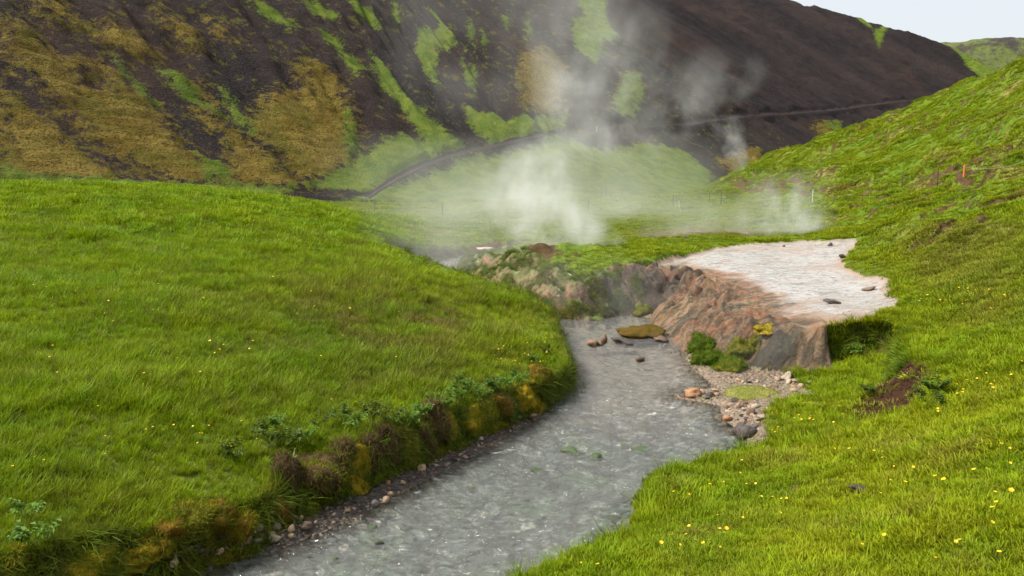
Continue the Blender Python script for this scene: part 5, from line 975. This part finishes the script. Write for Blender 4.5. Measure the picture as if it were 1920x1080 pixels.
# ================================================================== steam
def steam(base, H, r0, r1, q0, q1, path, dens, nscale, thr, label_noise=0.0, fade=1.0, flow=(0, 0, 0), soft=1.2, contrast=.22, aniso=.2):
    """one plume: a closed hull that follows the plume's axis, filled with a wispy volume that thins out before the hull"""
    bx, by, bz = base; zs = np.array([0] + [z for x, y, z in path]); xs = np.array([0] + [x for x, y, z in path]); ys = np.array([0] + [y for x, y, z in path])
    deg = min(3, len(zs) - 1); cx = np.polyfit(zs, xs, deg)[::-1]; cyf = np.polyfit(zs, ys, 1)[::-1] if len(zs) > 1 else [0, 0]
    cx = np.pad(cx, (0, 4 - len(cx))); cx[0] = 0
    rings, segs = 17, 20; V = []
    for a in range(rings):
        z = H * a / (rings - 1); rx, ry = r0 + r1 * z, q0 + q1 * z; k = 1.0 if 0 < a < rings - 1 else .75; ox = cx[1] * z + cx[2] * z * z + cx[3] * z ** 3; oy = cyf[1] * z
        for b in range(segs): V.append((ox + k * rx * math.cos(6.2832 * b / segs), oy + k * ry * math.sin(6.2832 * b / segs), z))
    F = []
    bm = bmesh.new(); vs_ = [bm.verts.new(v) for v in V]
    for a in range(rings - 1):
        for b in range(segs): bm.faces.new((vs_[a * segs + b], vs_[a * segs + (b + 1) % segs], vs_[(a + 1) * segs + (b + 1) % segs], vs_[(a + 1) * segs + b]))
    bm.faces.new(vs_[:segs][::-1]); bm.faces.new(vs_[-segs:])
    m = bpy.data.materials.new('steam'); m.use_nodes = True; m.node_tree.nodes.clear(); t = NT(m.node_tree); out = t.n('ShaderNodeOutputMaterial')
    o = t.n('ShaderNodeTexCoord').outputs['Object']; sp = t.n('ShaderNodeSeparateXYZ', {0: o}); x, y, z = sp.outputs
    wv = t.n('ShaderNodeVectorMath', {0: t.n('ShaderNodeTexNoise', {'Vector': t.mapv(o, (1, 1, .7), flow), 'Scale': .55 / max(r0, .5), 'Detail': 2.0}).outputs['Color'], 1: (.5, .5, .5)}, operation='SUBTRACT').outputs[0]; ws = t.n('ShaderNodeSeparateXYZ', {0: wv}).outputs
    ox = t.m('MULTIPLY', z, t.m('ADD', t.m('MULTIPLY', z, t.m('MULTIPLY_ADD', z, cx[3], cx[2])), cx[1]))
    rx, ry = t.m('MULTIPLY_ADD', z, r1, r0), t.m('MULTIPLY_ADD', z, q1, q0)
    dx = t.m('ADD', t.m('DIVIDE', t.m('SUBTRACT', x, ox), rx), t.m('MULTIPLY', ws[0], 1.1)); dy = t.m('ADD', t.m('DIVIDE', t.m('SUBTRACT', y, t.m('MULTIPLY', z, float(cyf[1]))), ry), t.m('MULTIPLY', ws[1], .7))
    hard = t.m('ADD', t.m('POWER', t.m('DIVIDE', t.m('SUBTRACT', x, ox), rx), 2), t.m('POWER', t.m('DIVIDE', t.m('SUBTRACT', y, t.m('MULTIPLY', z, float(cyf[1]))), ry), 2))
    rr = t.m('ADD', t.m('MULTIPLY', dx, dx), t.m('MULTIPLY', dy, dy)); body = t.m('POWER', t.m('SUBTRACT', 1.0, rr, clamp=True), soft); rim = t.m('MULTIPLY', t.m('SUBTRACT', 1.0, hard, clamp=True), 4.0, clamp=True)
    zn = t.m('DIVIDE', z, H); top = t.m('POWER', t.m('SUBTRACT', 1.0, zn, clamp=True), fade); bot = t.m('MULTIPLY', zn, 4.0, clamp=True)
    warp = t.n('ShaderNodeVectorMath', {0: o, 1: t.n('ShaderNodeVectorMath', {0: wv, 'Scale': 1.6 / nscale}, operation='SCALE').outputs[0]}, operation='ADD').outputs[0]
    n = t.noise(t.mapv(warp, (1.1, 1, .85), flow), nscale, 5, .60); n = t.ss(n, thr, thr + contrast)
    d = t.m('MULTIPLY', t.m('MULTIPLY', t.m('MULTIPLY', body, rim), t.m('MULTIPLY', top, bot)), t.m('MULTIPLY', n, dens))
    pv = t.n('ShaderNodeVolumePrincipled', {'Color': (.98, .985, .99, 1), 'Density': d, 'Anisotropy': aniso}); t.nt.links.new(pv.outputs[0], out.inputs['Volume'])
    ob = bm_obj('steam', bm, m); ob.location = base; ob['kind'] = 'stuff'; return ob
def P3(px, py, Y): return tuple(tY(px, py, Y))
def rel(px, py, Y, b): q = tY(px, py, Y); return (q[0] - b[0], q[1] - b[1], q[2] - b[2])
b = P3(1085, 492, 33); steam(b, 5.6, 2.7, .05, 1.7, .12, [rel(1045, 430, 33, b), rel(1005, 375, 34, b), rel(1015, 300, 35, b)], 1.6, .62, .39, fade=.9, contrast=.36)
b = P3(1000, 450, 42); steam(b, 13.5, 2.6, .20, 2.0, .2, [rel(1000, 370, 42, b), rel(1040, 290, 43, b), rel(1090, 200, 44, b), rel(1125, 60, 45, b)], .28, .45, .40, fade=.6, flow=(3, 1, 7), contrast=.36)
b = P3(1010, 470, 58); steam((b[0], b[1], -2.5), 9.5, 15.0, .4, 17.0, 0, [(0, 0, 2), (0, 0, 4.0)], .085, .22, .24, fade=.9, flow=(9, 2, 1), contrast=.45, soft=1.3)
b = P3(1190, 320, 84); steam(b, 13.0, 6.5, .25, 4.0, .2, [rel(1190, 265, 84, b), rel(1240, 210, 86, b), rel(1290, 150, 88, b)], .16, .28, .40, fade=.8, flow=(5, 5, 2), contrast=.34)
b = P3(1090, 290, 96); steam(b, 22.0, 6.0, .15, 4.0, .2, [rel(1090, 180, 97, b), rel(1090, 80, 98, b), rel(1110, -40, 100, b)], .055, .16, .32, fade=.4, flow=(1, 8, 3), contrast=.4)
b = P3(1388, 330, 100); steam(b, 7.5, 1.3, .20, 1.3, .1, [rel(1380, 290, 100, b), rel(1368, 245, 100, b)], .5, .6, .38, fade=.8, flow=(2, 2, 9), contrast=.3)
b = P3(1470, 462, 36); steam(b, 3.6, 2.6, .05, 1.2, .1, [rel(1470, 400, 36, b), rel(1480, 330, 36, b)], 1.35, .8, .39, fade=1.1, flow=(7, 1, 4), contrast=.32)
b = P3(1370, 466, 36.5); steam(b, 2.6, 5.5, .1, 1.4, .1, [(0, 0, 1), (-.3, 0, 2)], .6, .5, .34, fade=1.1, flow=(4, 4, 4), contrast=.36)
b = P3(1120, 600, 25.5); steam((b[0], b[1], -.1), 2.2, 3.4, .1, 2.0, .2, [(-.2, .3, .9), (-.6, .6, 1.8)], .16, .8, .34, fade=1.0, flow=(6, 3, 2), contrast=.36)
b = P3(930, 500, 34); steam((b[0], b[1], -.3), 3.4, 6.5, .1, 3.0, .2, [(0, .3, 1.2), (-.3, .6, 2.4)], .2, .4, .30, fade=.9, flow=(2, 9, 2), contrast=.4)
b = P3(1440, 690, 17.8); steam((b[0], b[1], .05), 1.3, 1.1, .2, .5, .2, [(-.1, .1, .6), (-.3, .2, 1.2)], .28, 1.4, .40, fade=1.0, flow=(8, 3, 5), contrast=.3)
b = P3(900, 260, 100); steam(b, 24.0, 15.0, .2, 5.0, .1, [(1, 0, 8), (3, 0, 18)], .026, .10, .30, fade=.3, flow=(1, 1, 6), contrast=.4, soft=.8)
